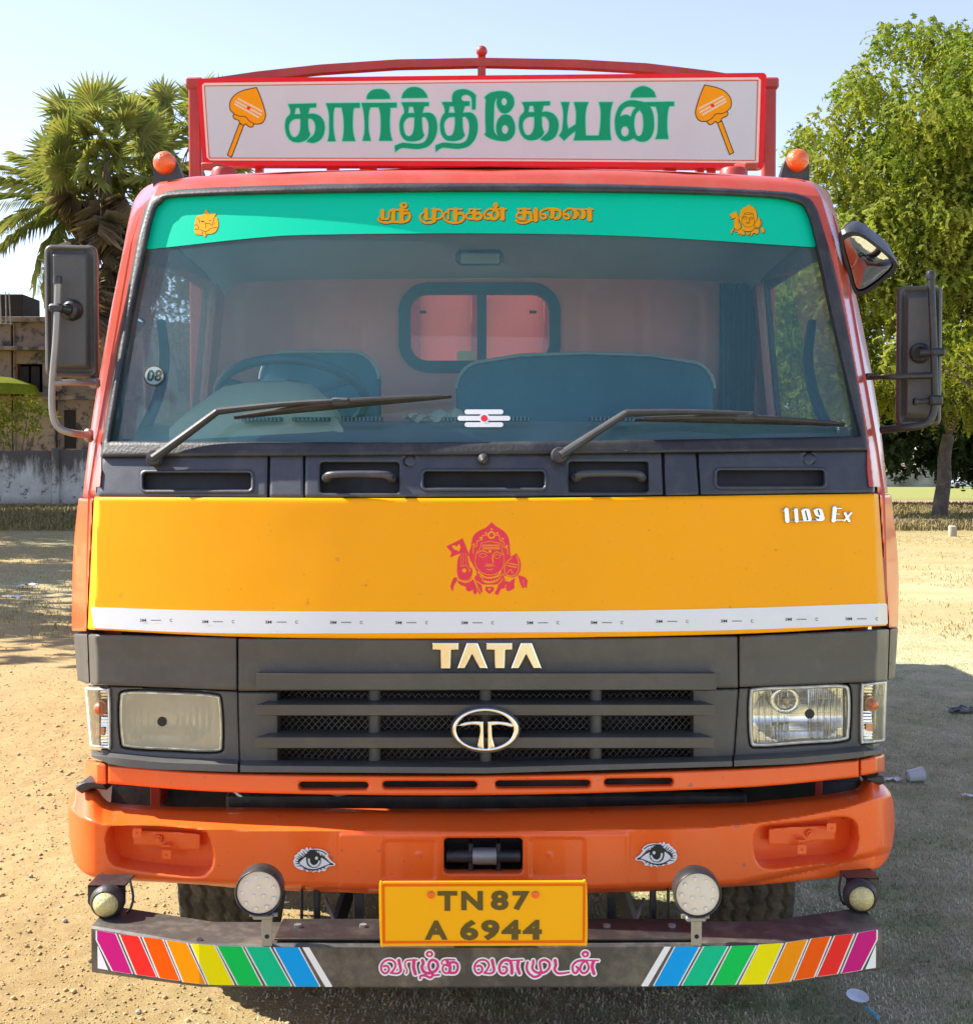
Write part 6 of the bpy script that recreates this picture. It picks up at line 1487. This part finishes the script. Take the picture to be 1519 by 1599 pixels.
# tilted slender stem crossing in front of the trunk
q = MB(); limb(q, V(1463, 775, 40.), V(1400, 700, 40.), .13, .10, 8, .03); limb(q, V(1400, 700, 40.), V(1375, 665, 40.), .1, .05, 8); limb(q, V(1418, 722, 40.), V(1440, 670, 40.), .06, .03, 6)
# nearer lime sprays at the right edge
Dn = 26.
bln = [B2(x, y, Dn, r, RNG.normal(0, .3)) for x, y, r in ((1530, 520, 26), (1500, 560, 24), (1535, 590, 30), (1482, 575, 12), (1570, 540, 50), (1510, 600, 14), (1600, 580, 60))]
tb = V(1640, 1000, Dn); tree('lime_tree', 'yellow green tree reaching in from the right edge below the large tree', (tb.x, Dn, 0), bln, .18, 2.0, 'leaf_lime', 260, .30, .045, lean=(-.3, 0))
# ---- trees that stand left of the frame and shade wall and ground
for k, (x, y, h, r) in enumerate(((-33.5, 60, 12, 5), (-20.5, 34, 9.5, 4.2), (-12.2, 13.2, 6, 2.5), (-23.2, 42, 10.5, 4.6), (-26.5, 50, 11, 4.8), (-14.8, 19.8, 7.5, 2.7), (-17, 26.5, 8.5, 3.4))):
    bb_ = [(x + RNG.normal(0, r * .45), y + RNG.normal(0, r * .45), h + RNG.normal(0, r * .25), r * .55) for _ in range(9)]
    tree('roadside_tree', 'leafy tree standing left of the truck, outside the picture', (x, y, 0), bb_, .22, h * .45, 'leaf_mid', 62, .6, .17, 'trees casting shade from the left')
# ---- leafy tree seen through the left side window
bl3 = [B2(x, y, 68., r, RNG.normal(0, 1.2)) for x, y, r in ((235, 420, 40), (270, 400, 45), (300, 440, 50), (250, 470, 40), (310, 490, 45), (225, 460, 30), (340, 420, 50), (285, 520, 30), (250, 520, 20))]
tb = V(300, 780, 68.); tree('leafy_tree', 'leafy green tree seen through the left side window of the cab', (tb.x, 68, 0), bl3, .25, 5, 'leaf_mid', 50, .5, .11)
# yellow flowering shrub, green shrubs by the wall
def shrub(label, spec, d, m_, per, leaf, spray=.25, m2=None, basepx=(0, 700)):
    tb = V(basepx[0], basepx[1], d); t = empty('shrub', (tb.x, d, 0), label, 'shrub'); bb_ = [B2(x, y, d, r, RNG.normal(0, .4)) for x, y, r in spec]
    v, f = leafcloud(bb_, per, spray, leaf, .2, .3); mkq('foliage', v, f, m_, t); q = MB()
    for (x, y, z, r) in bb_[:6]: limb(q, (tb.x, d, 0), (x, y, z), .04, .01, 5)
    q.build('stem', 'bark', t)
    if m2: v, f = leafcloud(bb_, per * .5, spray * .6, leaf * .9, .1, .9); mkq('blossom', v, f, m2, t)
shrub('yellow flowering shrub growing over the left wall', ((18, 640, 20), (45, 632, 18), (65, 640, 12), (10, 665, 18), (45, 665, 18), (5, 690, 12), (-20, 650, 25), (85, 650, 8)), 62., 'leaf_lime', 190, .07, m2='leaf_lime', basepx=(20, 700))
shrub('orange flowering tree between the mirror and the cab', ((160, 470, 14), (150, 500, 16), (175, 455, 10), (165, 520, 14), (148, 540, 10)), 70., 'leaf_mid', 70, .08, m2='flower', basepx=(165, 700))
o = MB().lathe([(3.0, 0), (2.7, .6), (1.6, 1.0), (0, 1.15)], V(-22, 618, 73.), (0, 0, 1), 20).build('green_awning', 'leaf_lime', None); tag(o, 'rounded green awning at the left edge above the wall', 'awning')

# ---- palms
def fan_mesh(R=1.0, nb=26, dead=False, seed=0):
    r_ = np.random.default_rng(seed); q = MB(); q.tube([(0, 0, 0), (0, R * .75, .08), (0, R * 1.45, 0)], [.028, .02, .012], 5)
    c = Vector((0, R * 1.45, 0)); sp_ = 2.45 if not dead else 1.6
    for k in range(nb):
        a = -sp_ + 2 * sp_ * (k + .5) / nb + r_.normal(0, .03); Lb = R * (1 - .16 * abs(a) / sp_) * r_.uniform(.86, 1.08); d = Vector((sin(a), cos(a), 0)); s_ = Vector((cos(a), -sin(a), 0)); dr = (-.16 - (.8 if dead else 0)) * Lb
        w = R * sp_ * .55 / nb; zf = .035 * (-1) ** k
        p1 = c + d * Lb * .45 + Vector((0, 0, -.04 * Lb + (.06 if not dead else 0))); p2 = c + d * Lb * (.96 if not dead else .7) + Vector((0, 0, dr * r_.uniform(.3, 1.2)))
        q.add([c, p1 - s_ * w * 1.15, p2, p1 + s_ * w * 1.15], [(0, 1, 2), (0, 2, 3)])
    return q
def meshof(q, m_, nm):
    me = bpy.data.meshes.new(nm); me.from_pydata(q.v, [], q.f); me.materials.append(MATS[m_]); return me
FM = [meshof(fan_mesh(seed=k), 'palm_green', 'frond') for k in range(3)]; FD = [meshof(fan_mesh(dead=True, nb=20, seed=9 + k), 'palm_dead', 'dead_frond') for k in range(2)]
def palm(px, py, d, rpx, label, nf, nd, basepx):
    c_ = V(px, py, d); R_ = rpx / FPX * (d + 3.6); t = empty('fan_palm', (c_.x, d, 0), label, 'palm tree', 'fan palms behind the derelict house'); q = MB()
    q.tube([(c_.x + .3, d, -.2), (c_.x + .25, d, c_.z * .5), (c_.x, d, c_.z)], [.34, .26, .24], 12, smooth=4); q.build('trunk', 'bark_palm', t)
    s_ = R_ / 2.35
    for k in range(nf):
        me = FM[k % 3]; o = bpy.data.objects.new('frond', me); COL.objects.link(o); o.parent = t; u = (k + .5) / nf; el = math.asin(max(-1, min(1, 1.0 - 1.45 * u))); az = k * 2.39996 + RNG.normal(0, .2)
        o.location = (0, 0, c_.z - .25 * R_ * u); o.rotation_euler = (el, RNG.normal(0, .8), az); o.scale = (s_ * RNG.uniform(.8, 1.05),) * 3
        o.rotation_mode = 'XYZ'
    for k in range(nd):
        o = bpy.data.objects.new('dead_frond', FD[k % 2]); COL.objects.link(o); o.parent = t; az = k * 2.4; o.location = (0, 0, c_.z - .2 - RNG.random() ** 1.3 * R_ * 1.5); o.rotation_euler = (-1.05 - RNG.random() * .4, RNG.normal(0, .3), az); o.scale = (s_ * .95,) * 3
    return t
palm(165, 235, 69., 132, 'tall fan palm with a round crown left of the name board', 64, 44, 0)
palm(305, 195, 80., 122, 'fan palm half hidden behind the left end of the name board', 34, 16, 0)
palm(222, 320, 72., 78, 'lower fan palm with many brown hanging fronds beside the cab', 30, 46, 0)
def coco_mesh(L_=4.2, seed=0):
    r_ = np.random.default_rng(seed); q = MB(); pts = [Vector((0, L_ * t, .55 * L_ * (t * .55 - .95 * t * t))) for t in np.linspace(0, 1, 9)]; q.tube(pts, [.05, .045, .04, .034, .028, .022, .016, .011, .006], 5)
    for k in range(58):
        t = .1 + .88 * k / 58; i_ = min(int(t * 8), 7); p = pts[i_].lerp(pts[i_ + 1], t * 8 - i_)
        for sd in (-1, 1):
            Lf = .26 * L_ * (sin(pi * min(1, t * .86 + .12)) ** .6) * r_.uniform(.8, 1.15); d = Vector((sd * .75, .55, -.35 + r_.normal(0, .12))).normalized(); e = p + d * Lf + Vector((0, 0, -.25 * Lf)); m_ = p + d * Lf * .5
            s_ = Vector((0, .022, .01)); q.add([p, m_ - s_, e, m_ + s_], [(0, 1, 2), (0, 2, 3)])
    return q
CM = [meshof(coco_mesh(seed=k), 'palm_green', 'frond') for k in range(2)]
def coco(px, py, d, rpx, label, angs):
    c_ = V(px, py, d); R_ = rpx / FPX * (d + 3.6); t = empty('coconut_palm', (c_.x, d, 0), label, 'palm tree'); q = MB()
    q.tube([(c_.x + 1.0, d, -.2), (c_.x + .5, d, c_.z * .5), (c_.x, d, c_.z)], [.26, .2, .16], 10, smooth=4); q.build('trunk', 'bark_palm', t)
    for k, (az, el) in enumerate(angs):
        o = bpy.data.objects.new('frond', CM[k % 2]); COL.objects.link(o); o.parent = t; o.location = (0, 0, c_.z); o.rotation_euler = (radians(el), RNG.normal(0, .2), radians(az)); o.scale = (R_ / 4.2,) * 3
coco(120, 325, 76., 160, 'coconut palm with long feathery fronds spreading to the left edge', [(85, 38), (95, 12), (80, -5), (100, -22), (75, -42), (110, -60), (60, 50), (130, 20), (150, -10), (30, 30), (-30, 10), (-80, 0), (-100, -25), (180, 5)])
# ---- parked cars far away on the right, boundary strip
mat('car_white', (.75, .76, .78), .25, coat=.8, var=.03); mat('car_dark', (.03, .035, .04), .2, coat=.5); mat('car_silver', (.35, .36, .38), .25, metal=.5, coat=.6); mat('tyre_far', (.02, .02, .02), .8)
def car(px0, px1, pyb, m_, label, name='parked_car'):
    d = CAM[2] / math.tan(-math.asin(0) + (pyb - 733) / FPX) - 3.6; a = V(px0, pyb, d); b_ = V(px1, pyb, d); L_ = b_.x - a.x; cx_ = (a.x + b_.x) / 2; t = empty(name, (cx_, d, 0), label, 'car', 'cars parked beyond the grass strip'); H = L_ * .36
    pr = [(-.5, .12), (-.5, .30), (-.44, .42), (-.30, .50), (-.18, .80), (-.06, .92), (.22, .92), (.36, .78), (.44, .52), (.5, .46), (.5, .14), (.40, .10), (-.42, .10)]
    W2 = L_ * .2; vs = []
    for yy, k in ((-W2, .97), (-W2 * .9, 1.0), (W2 * .9, 1.0), (W2, .97)): vs += [(cx_ + x * L_ * k, d + yy * (1 if z < .5 else .84), .05 + z * H) for x, z in pr]
    n_ = len(pr); fs = [(j * n_ + k, j * n_ + (k + 1) % n_, (j + 1) * n_ + (k + 1) % n_, (j + 1) * n_ + k) for j in range(3) for k in range(n_)] + [tuple(range(n_))[::-1], tuple(3 * n_ + k for k in range(n_))]
    mk('body', vs, fs, m_, t, True, 35)
    w_ = [(-.27, .52), (-.16, .78), (-.07, .86), (.05, .86), (.05, .52)]; w2 = [(.07, .52), (.07, .86), (.20, .86), (.32, .76), (.37, .54)]
    for ww in (w_, w2): MB().slab([(cx_ + x * L_, d - W2 * .86 - .02 - (0 if z > .6 else .14 * W2), .05 + z * H) for x, z in ww], (0, .02, 0)).build('side_window', 'car_dark', t)
    for x in (-.31, .31):
        for s_ in (-1, 1): MB().lathe([(0, -.1), (.17 * H * 1.1, -.1), (.19 * H * 1.1, -.05), (.19 * H * 1.1, .05), (.1 * H, .1), (0, .1)], (cx_ + x * L_, d + s_ * W2 * .9, .19 * H), (0, s_, 0), 16).build('wheel', 'tyre_far', t)
    MB().box((cx_ - L_ * .485, d - W2 * .8, .05 + H * .36), (L_ * .05, .1, H * .1), None, .02).build('headlight', 'car_silver', t)
car(1478, 1542, 762.5, 'car_white', 'white parked car just right of the tree trunk'); car(1408, 1440, 756, 'car_silver', 'grey parked car left of the tree trunk'); car(1378, 1404, 757, 'car_white', 'small pale car beside the wing mirror'); car(1545, 1600, 761, 'car_dark', 'dark parked car at the right edge')
lw = MB().box((60, 130, .7), (110, .3, 1.4), None, .02).build('compound_wall', 'cement', None); tag(lw, 'low pale compound wall far behind the parked cars', 'wall')
for k, (x, y, w_, h_, lab) in enumerate(((49, 140, 9, 3.5, 'low pale house left of the far tree trunk'), (64, 150, 11, 4.5, 'pale house behind the white parked car'), (36, 150, 8, 4, 'pale house hidden among the far trees'))):
    t = empty('far_house', (x, y, 0), lab, 'house'); MB().box((x, y, h_ / 2), (w_, 6, h_), None, .03).build('wall', 'cement', t); MB().box((x, y, h_ + .12), (w_ + .8, 6.8, .24), None, .02).build('roof', 'stone', t)
    for u in (-.3, 0, .3): MB().box((x + u * w_, y - 3.02, h_ * .5), (1.1, .1, 1.3)).build('window', 'old_dark', t)
# tree belt along the horizon
bb_ = []
for k in range(26):
    x = -170 + k * 17 + RNG.normal(0, 3); y = 165 + RNG.normal(0, 10); h = RNG.uniform(4, 8)
    bb_ += [(x + RNG.normal(0, 4.5), y + RNG.normal(0, 2), h * RNG.uniform(.3, 1.1), RNG.uniform(1.8, 3.2)) for _ in range(9)]
v, f = leafcloud(bb_, 10, .9, .30, .5); o = mkq('distant_treeline', v, f, 'leaf_dark', None); tag(o, 'dark far-off wood along the horizon', 'woodland', kind='stuff')
# low bushes and kerb stone under the big tree
shrub('low dark green weeds around the foot of the large tree', ((1400, 828, 9), (1425, 830, 10), (1455, 832, 12), (1440, 838, 8), (1500, 832, 12), (1530, 830, 12), (1400, 840, 7)), 36., 'leaf_mid', 240, .035, .12, basepx=(1460, 840))
o = MB().box(V(1487, 836, 31.), (.18, .18, .5), None, .03).build('kerb_stone', 'stone', None); tag(o, 'short pale stone post in the weeds below the large tree', 'stone post')
mat('log', (.10, .075, .06), .9, var=.2); o = MB().box(V(1470, 816, 39.), (6.5, .5, .22), None, .04).build('tree_kerb', 'log', None); tag(o, 'dark low earth kerb around the foot of the tree trunk', 'kerb')
# ---- litter
mat('plastic_clear', (.55, .60, .64), .2, coat=.6, var=.1); mat('paper', (.68, .68, .66), .8, var=.08); mat('plastic_blue', (.10, .38, .60), .35)
def gpt(px, py): d = CAM[2] / ((py - 733) / FPX) * 1.0; d = d - 3.6; x = (px - 759.5) / FPX * (d + 3.6); return Vector((x, d, float(gz(np.array(x), np.array(d)))))
p = gpt(1430, 1222); o = MB().lathe([(.028, 0), (.030, .002), (.040, .085), (.042, .087), (.038, .084), (.028, .006), (0, .006)], p + Vector((-.03, 0, .035)), (.95, .15, .12), 20).build('plastic_cup', 'plastic_clear', None); tag(o, 'clear plastic cup lying on the dry grass', 'cup')
def crumple(px, py, w_, m_, nm, lab, cat):
    p = gpt(px, py); vs = []; fs = []
    for j in range(5):
        for i in range(7): vs.append((p.x + (i / 6 - .5) * w_ + RNG.normal(0, w_ * .03), p.y + (j / 4 - .5) * w_ * .7 + RNG.normal(0, w_ * .04), p.z + .012 + abs(RNG.normal(0, w_ * .10))))
    for j in range(4):
        for i in range(6): a = j * 7 + i; fs.append((a, a + 1, a + 8, a + 7))
    o = mk(nm, vs, fs, m_, None, False); tag(o, lab, cat)
crumple(1396, 1220, .10, 'paper', 'paper_scrap', 'white paper scrap beside the plastic cup', 'paper'); crumple(1510, 1113, .22, 'rubber', 'black_rag', 'black rag on the grass at the right edge', 'rag')
crumple(1517, 1248, .06, 'paper', 'paper_scrap', 'tiny white paper scrap at the right edge of the grass', 'paper'); crumple(42, 919, .26, 'paper', 'plastic_bag', 'pale crumpled plastic bag on the left scrub', 'bag'); crumple(22, 936, .2, 'paper', 'plastic_bag', 'smaller pale bag near the left edge', 'bag')
p = gpt(1345, 1577); o = MB().lathe([(.0, 0), (.026, .001), (.034, .006), (.036, .009), (.030, .007), (0, .004)], p + Vector((0, 0, .03)), (.1, -.25, 1), 18).build('litter_disc', 'plastic_clear', None); tag(o, 'clear round plastic lid on the grass near the bottom', 'litter')
a = gpt(1361, 1588) + Vector((0, 0, .02)); b_ = gpt(1378, 1603) + Vector((0, 0, .02)); o = MB().tube([a, b_], .006, 8).build('drinking_straw', 'plastic_blue', None); tag(o, 'blue drinking straw beside the clear lid', 'straw')
for k, (px, py) in enumerate(((42, 1372), (210, 1583), (95, 1445), (60, 1265))):
    p = gpt(px, py); q = MB().lathe([(0, -.006), (.009, -.004), (.011, .003), (.006, .009), (0, .010)], p + Vector((0, 0, .004)), (.3 * k - .4, .2, 1), 7).build('small_stone', 'stone', None); tag(q, ['dark small stone on the sand left of the bumper', 'small stone on the sand at the bottom below the striped bar', 'small stone on the sand level with the corner lamp', 'small stone on the sand level with the orange valance'][k], 'stone')
